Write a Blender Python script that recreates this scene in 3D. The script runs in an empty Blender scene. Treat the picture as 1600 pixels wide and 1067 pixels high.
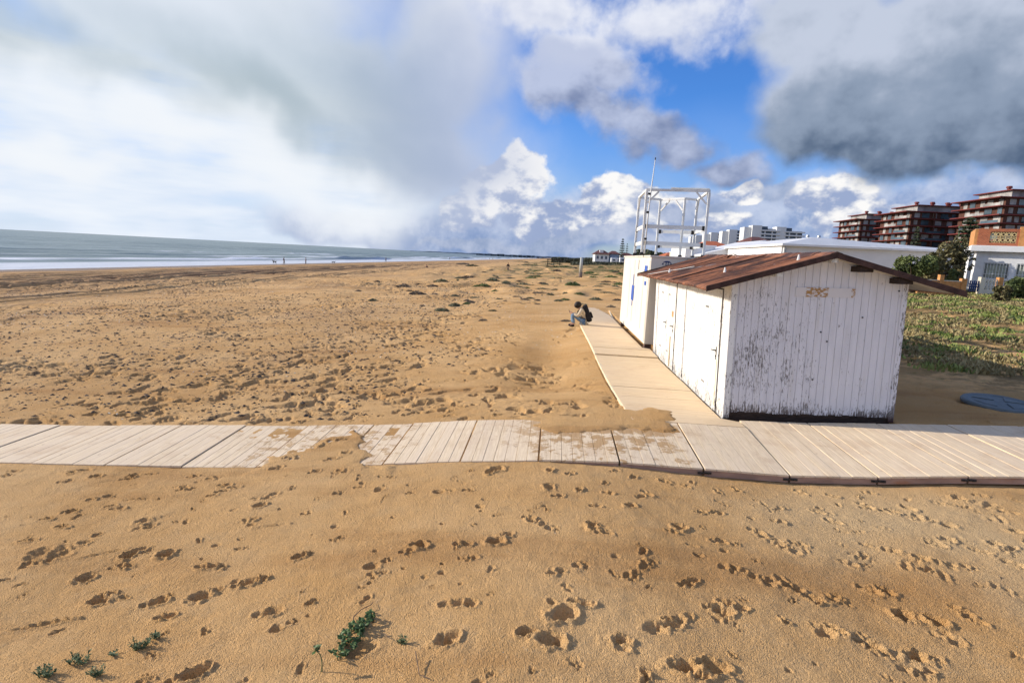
import bpy, bmesh, math, random
import numpy as np
from mathutils import Vector, Matrix
random.seed(7); RNG = np.random.RandomState(11)
scene = bpy.context.scene
COL = scene.collection
rad = math.radians

# ------------------------------------------------------------------ camera
F = 900.0; PITCH = math.atan(133.4 / F); YAW = rad(3.84); ROLL = rad(3.0); CAMH = 2.5
fw = np.array([-math.sin(YAW) * math.cos(PITCH), math.cos(YAW) * math.cos(PITCH), -math.sin(PITCH)])
r0 = np.array([math.cos(YAW), math.sin(YAW), 0.0]); u0 = np.cross(r0, fw)
rt = r0 * math.cos(ROLL) + u0 * math.sin(ROLL); up = -r0 * math.sin(ROLL) + u0 * math.cos(ROLL)
CAM = np.array([0, 0, CAMH])
cam_data = bpy.data.cameras.new("camera"); cam = bpy.data.objects.new("camera", cam_data); COL.objects.link(cam)
M3 = Matrix(((rt[0], up[0], -fw[0], 0), (rt[1], up[1], -fw[1], 0), (rt[2], up[2], -fw[2], CAMH), (0, 0, 0, 1)))
cam.matrix_world = M3
cam_data.sensor_width = 36; cam_data.lens = 36 * F / 1600; cam_data.clip_start = 0.05; cam_data.clip_end = 60000
scene.camera = cam

def ray(px, py): return fw * F + rt * (px - 800) - up * (py - 533.5)
def at_y(px, py, y):
    d = ray(px, py); return CAM + d * (y / d[1])
def at_z(px, py, z):
    d = ray(px, py); return CAM + d * ((z - CAMH) / d[2])
def azel(px, py):
    d = ray(px, py); d = d / np.linalg.norm(d)
    return math.atan2(d[0], d[1]), math.asin(d[2])

# ------------------------------------------------------------------ noise
def _hash(ix, iy, s):
    h = (ix.astype(np.int64) * 374761393 + iy.astype(np.int64) * 668265263 + s * 1274126177) & 0xffffffff
    h = ((h ^ (h >> 13)) * 1274126177) & 0xffffffff
    h = h ^ (h >> 16)
    return (h & 0xffff) / 65535.0
def vnoise(x, y, s=0):
    x = np.asarray(x, float); y = np.asarray(y, float)
    ix = np.floor(x); iy = np.floor(y); fx = x - ix; fy = y - iy
    fx = fx * fx * (3 - 2 * fx); fy = fy * fy * (3 - 2 * fy)
    a = _hash(ix, iy, s); b = _hash(ix + 1, iy, s); c = _hash(ix, iy + 1, s); d = _hash(ix + 1, iy + 1, s)
    return (a * (1 - fx) + b * fx) * (1 - fy) + (c * (1 - fx) + d * fx) * fy
def fbm(x, y, octs=4, s=0, gain=0.5):
    t = 0; a = 1; n = 0
    for i in range(octs):
        t = t + a * vnoise(x * 2 ** i + 17.3 * i, y * 2 ** i - 9.1 * i, s + i); n += a; a *= gain
    return t / n
def sstep(a, b, x):
    t = np.clip((x - a) / (b - a), 0, 1); return t * t * (3 - 2 * t)

# ------------------------------------------------------------------ terrain
NX = [-20, -9.4, -7.7, -6.16, -5, -3.92, -2.17, -1.14, -0.08, 1, 2.07, 3.16, 4.23, 5.3, 6, 7.2, 10, 14]
NZ = [-1.2, -.86, -.77, -.69, -.62, -.54, -.36, -.24, -.14, -.08, -.08, -.08, -.02, .08, .13, .2, .35, .6]
FX = [-20, -9.42, -7.9, -5.2, -3.4, -2.16, -1.14, -.13, 1, 2.02, 3.07, 4.24, 5.5, 7.24, 10, 14, 20, 28, 34, 45, 200]
FZ = [-1.3, -.84, -.75, -.55, -.42, -.29, -.16, -.07, .0, .03, .03, .07, .15, .24, .38, .72, 1.2, 1.85, 2.0, 2.2, 3.0]
GX = [-400, -90, -66, -50, -30, -10, -5, -2, 0, .6, 1.3, 3, 5.5, 7, 10, 14, 20, 28, 34, 45, 200]
GZ = [-9, -3.1, -2.3, -1.95, -1.35, -.62, -.42, -.22, -.12, -.08, -.02, 0, .1, .2, .36, .72, 1.2, 1.85, 2.0, 2.2, 3.0]
def prof_walk(x, t):   # top surface of the boardwalk; t=0 near edge, 1 far edge
    return (1 - t) * np.interp(x, NX, NZ) + t * np.interp(x, FX, FZ)
def base(x, y):
    x = np.asarray(x, float); y = np.asarray(y, float)
    t = sstep(7.3, 9.0, y)
    z = prof_walk(x, t)
    off_n = np.interp(x, [-3, -.5, .5, 1.5, 3, 5, 7], [.015, .015, .035, .09, .12, .13, .15])
    off_f = np.interp(x, [-3, 0, 3, 5, 7], [.012, .012, .03, .02, .012])
    z = z - (off_n * (1 - t) + off_f * t)
    w = sstep(9.4, 22, y)
    g = np.interp(x, GX, GZ)
    z = z * (1 - w) + g * w
    # large gentle undulation away from the walkway
    und = (fbm(x * .16 + 3, y * .16, 3, 5) - .5) * .34 * (sstep(10, 24, y) * (1 - sstep(-50, -64, x)) * sstep(1.2, -1.5, x) )
    und = und + (fbm(x * .35, y * .35, 3, 9) - .5) * .10 * sstep(7.0, 5.5, y)
    und = und + (fbm(x * .12, y * .10, 3, 8) - .5) * .8 * sstep(10, 20, x) * sstep(33, 24, y)
    # bank that drops to the beach beside the walkway along the huts
    und = und - .20 * np.exp(-((x - (.0 + .01 * (y - 12))) / .75) ** 2) * sstep(10.2, 12.5, y) * sstep(23, 17, y)
    return z + und
def base1(x, y): return float(base(np.array([x]), np.array([y]))[0])
def on_ground(px, py, ymax=900):
    d = ray(px, py); lo = None
    t = 1.0 / d[1]; prev = t * .5
    yv = np.exp(np.linspace(math.log(2.0), math.log(ymax), 3000))
    X = CAM[0] + d[0] * yv / d[1]; Zr = CAM[2] + d[2] * yv / d[1]
    k = np.nonzero(Zr < base(X, yv))[0]
    k = k[0] if len(k) else len(yv) - 1
    y = yv[k]; return Vector((X[k], y, base1(X[k], y)))

# ------------------------------------------------------------------ materials
def nodes_of(m):
    m.use_nodes = True; nt = m.node_tree; return nt, nt.nodes, nt.links
class E:
    """tiny expression wrapper round shader sockets"""
    def __init__(s, nt, sock): s.nt = nt; s.s = sock
    def _m(s, op, *a, clamp=False):
        n = s.nt.nodes.new('ShaderNodeMath'); n.operation = op; n.use_clamp = clamp
        for i, v in enumerate((s,) + a):
            if isinstance(v, E): s.nt.links.new(v.s, n.inputs[i])
            else: n.inputs[i].default_value = v
        return E(s.nt, n.outputs[0])
    def __add__(s, o): return s._m('ADD', o)
    def __sub__(s, o): return s._m('SUBTRACT', o)
    def __mul__(s, o): return s._m('MULTIPLY', o)
    def __truediv__(s, o): return s._m('DIVIDE', o)
    def mx(s, o): return s._m('MAXIMUM', o)
    def mn(s, o): return s._m('MINIMUM', o)
    def gt(s, o): return s._m('GREATER_THAN', o)
    def lt(s, o): return s._m('LESS_THAN', o)
    def pw(s, o): return s._m('POWER', o)
    def ab(s): return s._m('ABSOLUTE')
    def inv(s): return s * -1.0 + 1.0
    def ss(s, a, b, o0=0.0, o1=1.0):
        n = s.nt.nodes.new('ShaderNodeMapRange'); n.interpolation_type = 'SMOOTHSTEP'
        s.nt.links.new(s.s, n.inputs[0])
        if a > b: a, b, o0, o1 = b, a, o1, o0
        for i, v in zip((1, 2, 3, 4), (a, b, o0, o1)): n.inputs[i].default_value = v
        return E(s.nt, n.outputs[0])
def tex(nt, kind, vec, scale=5, detail=4, rough=.55, sc3=(1, 1, 1), loc=(0, 0, 0), dist=0, out=0, **kw):
    mp = nt.nodes.new('ShaderNodeMapping'); mp.inputs['Scale'].default_value = sc3; mp.inputs['Location'].default_value = loc
    nt.links.new(vec, mp.inputs[0])
    if kind == 'noise':
        n = nt.nodes.new('ShaderNodeTexNoise'); n.inputs['Detail'].default_value = detail
        n.inputs['Roughness'].default_value = rough; n.inputs['Distortion'].default_value = dist
    elif kind == 'voro':
        n = nt.nodes.new('ShaderNodeTexVoronoi')
        if 'feature' in kw: n.feature = kw['feature']
    n.inputs['Scale'].default_value = scale
    nt.links.new(mp.outputs[0], n.inputs['Vector'])
    return E(nt, n.outputs[out])
def mixc(nt, fac, a, b):
    n = nt.nodes.new('ShaderNodeMix'); n.data_type = 'RGBA'
    for v, i in ((fac, 0), (a, 6), (b, 7)):
        if isinstance(v, E): nt.links.new(v.s, n.inputs[i])
        elif i == 0: n.inputs[0].default_value = v
        elif hasattr(v, 'links'): nt.links.new(v, n.inputs[i])
        else: n.inputs[i].default_value = (*v[:3], 1)
    return n.outputs[2]
def base_mat(name, rough=.7, spec=.3, metal=0):
    m = bpy.data.materials.new(name); nt, N, L = nodes_of(m)
    b = N['Principled BSDF']; b.inputs['Roughness'].default_value = rough
    b.inputs['Specular IOR Level'].default_value = spec; b.inputs['Metallic'].default_value = metal
    tc = N.new('ShaderNodeTexCoord')
    geo = N.new('ShaderNodeNewGeometry')
    return m, nt, b, tc.outputs['Object'], geo.outputs['Position']
def bump(nt, b, h, strength=.4, dist=.01):
    n = nt.nodes.new('ShaderNodeBump'); n.inputs['Strength'].default_value = strength; n.inputs['Distance'].default_value = dist
    nt.links.new(h.s, n.inputs['Height']); nt.links.new(n.outputs[0], b.inputs['Normal'])
def setc(nt, b, c): nt.links.new(c, b.inputs['Base Color'])

def simple(name, c, rough=.6, var=.18, scale=8, metal=0, spec=.3, bmp=0.0, dirt=None, sc3=(1, 1, 1)):
    """plain colour broken up by noise, optional dirt colour"""
    m, nt, b, ob, wp = base_mat(name, rough, spec, metal)
    n = tex(nt, 'noise', ob, scale, 5, .6, sc3)
    lo = tuple(max(0, v * (1 - var)) for v in c); hi = tuple(min(1, v * (1 + var)) for v in c)
    col = mixc(nt, n.ss(.3, .7), lo, hi)
    if dirt:
        d = tex(nt, 'noise', ob, scale * .6, 7, .7, sc3, loc=(5, 3, 1)).ss(.54, .72)
        col = mixc(nt, d * .75, col, dirt)
    setc(nt, b, col)
    if bmp: bump(nt, b, n, bmp, .01)
    return m

MT = {}
MT['white_metal'] = simple('white_metal', (.66, .67, .66), .45, .08, 3, dirt=(.42, .38, .33))
MT['galv'] = simple('galvanised', (.34, .35, .36), .4, .2, 20, metal=.7)
MT['dark'] = simple('dark_metal', (.03, .028, .027), .5, .4, 20)
MT['dark_wood'] = simple('dark_wood', (.035, .022, .017), .8, .5, 10, bmp=.4, sc3=(1, 6, 6))
MT['container'] = simple('container_panel', (.72, .67, .58), .5, .05, 1.2, dirt=(.56, .52, .45), sc3=(1, 1, .3))
MT['blue_paint'] = simple('blue_paint', (.03, .10, .42), .45, .15, 10)
MT['navy'] = simple('navy_paint', (.02, .04, .14), .5, .15, 10)
MT['black_cloth'] = simple('black_cloth', (.012, .011, .014), .85, .4, 30)
MT['cream_cloth'] = simple('cream_cloth', (.52, .43, .31), .85, .12, 14)
MT['jeans'] = simple('jeans', (.14, .22, .33), .85, .35, 16)
MT['skin'] = simple('skin', (.45, .25, .17), .6, .08, 20)
MT['hair'] = simple('hair', (.012, .008, .007), .6, .3, 60)
MT['grey_cloth'] = simple('grey_cloth', (.05, .055, .065), .85, .3, 14)
MT['red_cloth'] = simple('red_cloth', (.30, .04, .05), .85, .3, 14)
MT['tan_cloth'] = simple('tan_cloth', (.20, .15, .12), .85, .3, 14)
MT['dog'] = simple('dog_fur', (.02, .016, .013), .85, .3, 20)
MT['stucco'] = simple('white_stucco', (.74, .75, .76), .85, .05, 1.5, dirt=(.55, .55, .54))
MT['stucco_cream'] = simple('cream_stucco', (.66, .60, .48), .85, .07, 1.5, dirt=(.5, .44, .35))
MT['roof_white'] = simple('white_roof', (.70, .71, .72), .55, .06, .6, dirt=(.5, .51, .52))
MT['brick_red'] = None
MT['red_slab'] = simple('red_slab', (.15, .026, .022), .6, .15, .4)
MT['brown_wall'] = simple('brown_wall', (.085, .035, .024), .8, .25, .3)
MT['blind'] = simple('window_blind', (.28, .27, .26), .5, .5, .21)
MT['glass'] = simple('window_glass', (.05, .08, .10), .12, .5, .2, spec=.8)
MT['pale_tower'] = simple('pale_tower', (.66, .67, .68), .7, .05, .1)
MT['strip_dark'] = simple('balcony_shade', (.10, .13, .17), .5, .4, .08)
MT['terracotta'] = simple('terracotta', (.46, .13, .05), .75, .2, 2)
MT['dark_tile'] = simple('dark_tile', (.13, .05, .04), .75, .3, 1)
MT['bark'] = simple('bark', (.11, .08, .055), .9, .35, 6, bmp=.5, sc3=(1, 1, .3))
MT['lid_blue'] = simple('lid_blue', (.105, .13, .14), .55, .15, 6, dirt=(.12, .12, .11))
MT['post_pale'] = simple('post_pale', (.42, .44, .42), .7, .12, 5)
MT['rock_dark'] = simple('weathered_post', (.06, .045, .035), .9, .3, 6)

def leaf_mat(name, c1, c2, rough=.5, scale=30, trans=.0):
    m, nt, b, ob, wp = base_mat(name, rough, .35)
    n = tex(nt, 'noise', wp, scale, 3, .6)
    setc(nt, b, mixc(nt, n.ss(.35, .65), c1, c2))
    return m
MT['leaf_fg'] = leaf_mat('glossy_leaf', (.03, .065, .015), (.13, .20, .055), .5)
MT['leaf_sprig'] = leaf_mat('sprig_leaf', (.06, .095, .03), (.16, .20, .09), .7)
MT['tuft'] = leaf_mat('dune_tuft', (.10, .115, .065), (.26, .25, .15), .8, 2.5)
MT['tuft_dry'] = leaf_mat('dry_tuft', (.11, .09, .07), (.26, .21, .15), .85, 3)
MT['tuft_green'] = leaf_mat('green_tuft', (.09, .13, .045), (.20, .24, .09), .8, 3)
MT['bush'] = leaf_mat('bush_leaf', (.07, .068, .028), (.20, .175, .08), .7, 1.6)
MT['bush_green'] = leaf_mat('bush_green_leaf', (.045, .068, .02), (.14, .17, .055), .7, 1.5)
MT['pine'] = leaf_mat('pine_leaf', (.03, .045, .022), (.09, .105, .05), .8, .8)
MT['woods'] = leaf_mat('woods_leaf', (.07, .08, .06), (.15, .155, .11), .9, .12)
MT['grass'] = leaf_mat('grass_blade', (.10, .15, .03), (.30, .33, .10), .8, .9)
MT['grass_dry'] = leaf_mat('dry_grass_blade', (.20, .16, .07), (.38, .31, .15), .85, 1.1)
MT['twig'] = simple('dry_twig', (.16, .11, .075), .9, .3, 20)

# peeling white paint on vertical boards (object space = hut space)
def peel_mat(name, paint, amount, cream=(.74, .70, .60)):
    m, nt, b, ob, wp = base_mat(name, .6, .3)
    sep = nt.nodes.new('ShaderNodeSeparateXYZ'); nt.links.new(ob, sep.inputs[0])
    x = E(nt, sep.outputs[0]); y = E(nt, sep.outputs[1]); z = E(nt, sep.outputs[2])
    fine = tex(nt, 'noise', ob, 1, 7, .70, (42, 42, 9))
    fine2 = tex(nt, 'noise', ob, 1, 8, .7, (75, 75, 24), loc=(3, 1, 2))
    big = tex(nt, 'noise', ob, 1, 4, .6, (3.4, 3.4, 2.2), loc=(1, 0, 4))
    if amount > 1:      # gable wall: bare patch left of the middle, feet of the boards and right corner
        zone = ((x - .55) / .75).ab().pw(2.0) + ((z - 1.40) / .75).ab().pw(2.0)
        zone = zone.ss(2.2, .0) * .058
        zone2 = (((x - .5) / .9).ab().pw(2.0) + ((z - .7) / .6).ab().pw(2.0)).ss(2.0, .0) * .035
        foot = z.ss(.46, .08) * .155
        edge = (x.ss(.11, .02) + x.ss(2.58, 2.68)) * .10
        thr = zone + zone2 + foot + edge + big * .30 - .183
    else:
        thr = big * .24 + z.ss(.5, .05) * .06 - .105
    n = fine * .62 + fine2 * .38
    bare = (n + thr).ss(.565, .60)
    wood = mixc(nt, fine2.ss(.35, .65), (.07, .06, .055), (.30, .28, .27))
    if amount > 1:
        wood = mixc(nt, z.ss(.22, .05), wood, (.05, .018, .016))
    pv = tex(nt, 'noise', ob, 1, 5, .6, (9, 9, 1.2), loc=(8, 0, 0))
    col = mixc(nt, pv.ss(.3, .7), tuple(v * .90 for v in paint), paint)
    stain = tex(nt, 'noise', ob, 1, 4, .6, (7, 7, .8), loc=(2, 7, 0)).ss(.52, .75)
    col = mixc(nt, stain * .45, col, cream)
    col = mixc(nt, bare, col, wood)
    setc(nt, b, col)
    bump(nt, b, bare.inv() + fine2 * .25, .5, .004)
    return m
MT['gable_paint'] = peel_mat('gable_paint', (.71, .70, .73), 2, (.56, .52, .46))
MT['side_paint'] = peel_mat('side_paint', (.80, .79, .75), 1)
MT['trim_paint'] = peel_mat('trim_paint', (.78, .77, .74), 1)

def sign_mat():
    m, nt, b, ob, wp = base_mat('flaked_sign', .7, .3)
    sep = nt.nodes.new('ShaderNodeSeparateXYZ'); nt.links.new(ob, sep.inputs[0]); x = E(nt, sep.outputs[0])
    n = tex(nt, 'noise', ob, 1, 6, .75, (16, 22, 26))
    z1 = x.ss(1.10, 1.16) * x.ss(1.54, 1.46); z2 = x.ss(1.82, 1.85)
    o = (n + (z1 * .9 + z2 * .75) * .22).ss(.66, .70)
    setc(nt, b, mixc(nt, o, (.66, .63, .62), mixc(nt, n.ss(.5, .75), (.36, .19, .06), (.52, .34, .14))))
    return m
MT['sign'] = sign_mat()

def roof_mat():
    m, nt, b, ob, wp = base_mat('corrugated_roof', .75, .25)
    n = tex(nt, 'noise', ob, 1, 7, .65, (.9, 2.6, 1)); n2 = tex(nt, 'noise', ob, 14, 6, .7)
    big = tex(nt, 'noise', ob, 1, 3, .6, (1.2, .9, 1), loc=(4, 4, 0))
    c = mixc(nt, n.ss(.35, .65), (.12, .046, .026), (.36, .15, .075))
    c = mixc(nt, n2.ss(.45, .7) * .6, c, (.34, .16, .11))
    c = mixc(nt, big.ss(.50, .60) * .8, c, (.05, .032, .03)); c = mixc(nt, tex(nt, 'noise', ob, 1, 4, .6, (1.5, 9, 1), loc=(3, 4, 0)).ss(.52, .60) * .75, c, (.045, .028, .026))
    c = mixc(nt, tex(nt, 'noise', ob, 1, 5, .6, (1.4, 1.0, 1), loc=(9, 2, 0)).ss(.66, .70) * .7, c, (.30, .30, .31))
    setc(nt, b, c); bump(nt, b, n2, .3, .006)
    return m
MT['roof'] = roof_mat()

def wood_mat(name, along, sandy=False, tint=(1, 1, 1)):
    """bleached decking: along = 0 when planks run along x, 1 when along y"""
    m, nt, b, ob, wp = base_mat(name, .75, .25)
    s = (2.2, 60, 60) if along == 0 else (60, 2.2, 60)
    g = tex(nt, 'noise', wp, 1, 5, .6, s)
    s2 = (.5, 6.6, 1) if along == 0 else (6.6, .5, 1)
    pl = tex(nt, 'noise', wp, 1, 2, .5, s2, loc=(3, 3, 0))
    bl = tex(nt, 'noise', wp, 1.5, 5, .6)
    T = lambda c: tuple(v * t for v, t in zip(c, tint))
    c = mixc(nt, g.ss(.3, .7), T((.66, .51, .335)), T((.84, .68, .475)))
    c = mixc(nt, pl.ss(.4, .62) * .5, c, T((.74, .60, .44)))
    c = mixc(nt, bl.ss(.5, .75) * .35, c, T((.52, .34, .20)))
    sp = tex(nt, 'noise', wp, 9, 4, .6, loc=(1, 1, 1)).ss(.68, .72)
    c = mixc(nt, sp * .5, c, (.30, .19, .11))
    if sandy:
        sep = nt.nodes.new('ShaderNodeSeparateXYZ'); nt.links.new(wp, sep.inputs[0]); x = E(nt, sep.outputs[0]); y = E(nt, sep.outputs[1])
        w = x.ss(-1.3, .2) * x.ss(2.5, 1.6)
        w2 = x.ss(-1.5, -2.3) * x.ss(-5.0, -4.0) * .85
        sn = tex(nt, 'noise', wp, 4.5, 8, .72)
        film = (sn + (w * (y.ss(7.2, 9.0) * .16 + .08) + w2 * .12)).ss(.60, .68) * (w + w2).mn(1.0)
        c = mixc(nt, film, c, mixc(nt, g.ss(.3, .7), (.44, .27, .13), (.52, .34, .17)))
        thin = tex(nt, 'noise', wp, 2.2, 6, .7, loc=(4, 4, 4)).ss(.56, .72) * .45
        c = mixc(nt, thin, c, (.48, .32, .18))
        bump(nt, b, g + film * 1.5, .35, .006)
    else:
        bump(nt, b, g, .35, .004)
    setc(nt, b, c); return m
MT['deck_across'] = wood_mat('deck_across', 1, True, (1.0, 1.0, 1.0))
MT['deck_along'] = wood_mat('deck_along', 0, False, (1.02, .97, .88))
MT['deck_edge'] = simple('deck_edge', (.36, .23, .17), .75, .2, 8, dirt=(.38, .17, .08), sc3=(.4, 1, 1))
MT['deck_edge_pale'] = simple('deck_edge_pale', (.72, .60, .42), .75, .1, 8, sc3=(1, .4, 1))

def brick_mat():
    m, nt, b, ob, wp = base_mat('brick', .85, .2)
    br = nt.nodes.new('ShaderNodeTexBrick'); mp = nt.nodes.new('ShaderNodeMapping'); mp.inputs['Rotation'].default_value = (rad(90), 0, 0)
    nt.links.new(ob, mp.inputs[0]); nt.links.new(mp.outputs[0], br.inputs[0])
    br.inputs['Color1'].default_value = (.42, .12, .05, 1); br.inputs['Color2'].default_value = (.30, .08, .035, 1)
    br.inputs['Mortar'].default_value = (.42, .33, .24, 1); br.inputs['Scale'].default_value = 3.5; br.inputs['Mortar Size'].default_value = .012
    setc(nt, b, br.outputs[0]); return m
MT['brick_red'] = brick_mat()
MT['brick_orange'] = simple('orange_brick', (.52, .25, .09), .85, .2, 4, bmp=.2)
MT['lattice'] = simple('lattice_block', (.56, .44, .22), .8, .1, 6)
MT['lattice_white'] = simple('white_lattice_block', (.66, .62, .52), .8, .08, 6)

def sand_mat():
    m, nt, b, ob, wp = base_mat('sand', .95, .12)
    sep = nt.nodes.new('ShaderNodeSeparateXYZ'); nt.links.new(wp, sep.inputs[0]); x = E(nt, sep.outputs[0]); y = E(nt, sep.outputs[1])
    big = tex(nt, 'noise', wp, .35, 6, .6); mid = tex(nt, 'noise', wp, 2.6, 6, .65, loc=(3, 1, 0))
    streak = tex(nt, 'noise', wp, 1, 5, .6, (.16, .9, 1), loc=(7, 2, 0))
    grain = tex(nt, 'noise', wp, 110, 1, .75); grain2 = tex(nt, 'noise', wp, 34, 3, .75)
    c = mixc(nt, big.ss(.3, .7), (.64, .37, .145), (.79, .505, .235))
    c = mixc(nt, mid.ss(.45, .7) * .55, c, (.66, .43, .21))
    c = mixc(nt, streak.ss(.5, .72) * .6, c, (.44, .22, .075))
    # paler drifted sand towards the right of the foreground
    c = mixc(nt, x.ss(1.2, 3.6) * y.ss(8, 6) * big.ss(.3, .6) * .7, c, (.68, .50, .28))
    c = mixc(nt, grain.ss(.42, .75) * .40, c, (.27, .14, .05))
    c = mixc(nt, grain2.ss(.55, .72) * .35, c, (.74, .53, .31))
    # wrack, shells and debris further down the beach
    zone = x.ss(-3, -12) * x.ss(-60, -45) * y.ss(9, 16)
    sp = tex(nt, 'noise', wp, 1, 6, .75, (4.5, 3.0, 1))
    patch = tex(nt, 'noise', wp, 1, 3, .5, (.22, .12, 1), loc=(1, 5, 0)).ss(.36, .6)
    c = mixc(nt, (sp.ss(.54, .64) * zone * patch * .9), c, (.11, .085, .075))
    c = mixc(nt, (tex(nt, 'noise', wp, 1, 4, .7, (7, 5, 1), loc=(3, 3, 3)).ss(.64, .68) * zone * .7), c, (.62, .55, .50))
    zone2 = x.ss(-36, -24) * y.ss(10, 20) * x.ss(1, -3)
    c = mixc(nt, zone2 * tex(nt, 'noise', wp, 1, 6, .7, (1.3, .9, 1), loc=(5, 3, 3)).ss(.60, .68) * .55, c, (.18, .125, .075))
    rutz = x.ss(-25, -29) * x.ss(-60, -54) * y.ss(14, 22)
    c = mixc(nt, rutz * tex(nt, 'noise', wp, 1, 4, .6, (1.5, .018, 1), loc=(2, 2, 0)).ss(.50, .62) * .65, c, (.15, .095, .06))
    c = mixc(nt, zone * tex(nt, 'noise', wp, 1, 5, .65, (.12, .07, 1), loc=(7, 7, 0)).ss(.46, .66) * .3, c, (.27, .18, .12))
    wob_ = tex(nt, 'noise', wp, .03, 2, .5) * 2.4 - 1.2; xr = x + wob_; rl = None
    for x0_, w_ in ((-29.2, .34), (-31.6, .34), (-38.3, .6), (-40.9, .8), (-43.6, .5), (-46.8, .7), (-50.2, .7), (-53.6, .8)):
        t_ = (xr - x0_).ab().ss(w_, w_ * .3); rl = t_ if rl is None else rl.mx(t_)
    c = mixc(nt, rl * y.ss(15, 24) * y.ss(240, 90) * tex(nt, 'noise', wp, 1, 5, .7, (1, .3, 1), loc=(4, 4, 0)).ss(.30, .50) * .8, c, (.10, .062, .04))
    # damp darker band and wet sand by the water
    c = mixc(nt, x.ss(-22, -44) * .35, c, (.34, .20, .11))
    wet = (x + tex(nt, 'noise', wp, .06, 3, .5) * 8.0).ss(-54, -60)
    c = mixc(nt, wet * .85, c, (.20, .135, .095))
    # vegetated dune side
    veg = x.ss(6.5, 10.5) * y.ss(9, 14)
    vn = tex(nt, 'noise', wp, 1.3, 7, .7, loc=(2, 9, 0))
    c = mixc(nt, veg * vn.ss(.40, .54) * .85, c, (.13, .10, .045))
    c = mixc(nt, veg * tex(nt, 'noise', wp, 3.1, 4, .7, loc=(6, 1, 0)).ss(.56, .68) * .7, c, (.10, .13, .035))
    far = y.ss(45, 110) * x.ss(-22, -5)
    c = mixc(nt, far * tex(nt, 'noise', wp, 1, 5, .7, (.30, .13, 1), loc=(6, 8, 0)).ss(.43, .56) * .8, c, (.12, .12, .05))
    setc(nt, b, c)
    r = wet.ss(0, 1, .95, .35); nt.links.new(r.s, b.inputs['Roughness'])
    bump(nt, b, grain * .9 + grain2 * 1.1, 1.0, .026)
    return m
MT['sand'] = sand_mat()

def sea_mat():
    m, nt, b, ob, wp = base_mat('sea', .3, .3)
    sep = nt.nodes.new('ShaderNodeSeparateXYZ'); nt.links.new(wp, sep.inputs[0]); x = E(nt, sep.outputs[0]); y = E(nt, sep.outputs[1])
    sw = tex(nt, 'noise', wp, 1, 5, .6, (.05, .012, 1)); ch = tex(nt, 'noise', wp, 1, 5, .75, (.32, .10, 1))
    c = mixc(nt, sw.ss(.35, .65), (.075, .14, .14), (.16, .235, .23))
    c = mixc(nt, ch.ss(.50, .62) * .45, c, (.30, .37, .38)); c = mixc(nt, tex(nt, 'noise', wp, 1, 5, .7, (.16, .035, 1), loc=(5, 5, 0)).ss(.52, .62) * .6, c, (.06, .11, .105))
    wob = tex(nt, 'noise', wp, 1, 3, .5, (.02, .02, 1), loc=(3, 0, 0)) * 14.0 - 7.0
    xs = x + wob
    fo = tex(nt, 'noise', wp, 1, 7, .75, (.35, .12, 1), loc=(0, 4, 0))
    seg = tex(nt, 'noise', wp, 1, 2, .5, (.012, .013, 1), loc=(1, 1, 0))
    wash = x.ss(-82, -78)
    b1 = (xs + 88.0).ab().ss(7.0, 2.0) * (fo * .6 + seg * .6).ss(.42, .52)
    b2 = (xs + 106.0).ab().ss(4.5, .8) * (fo * .5 + seg * .8).ss(.48, .58)
    b3 = (xs + 138.0).ab().ss(4.0, .8) * (fo * .5 + seg * .8).ss(.64, .74)
    foam = (wash * fo.ss(.10, .40) * .78 + b1 + b2 + b3).mn(1.0)
    c = mixc(nt, foam * .95, c, (.86, .88, .92))
    setc(nt, b, c)
    r = foam.ss(0, 1, .32, .75); nt.links.new(r.s, b.inputs['Roughness'])
    bump(nt, b, ch * 1.2 + tex(nt, 'noise', wp, 1, 4, .6, (1.8, .8, 1)) * .4 + sw * 3.0, .8, .35)
    return m
MT['sea'] = sea_mat()

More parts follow.
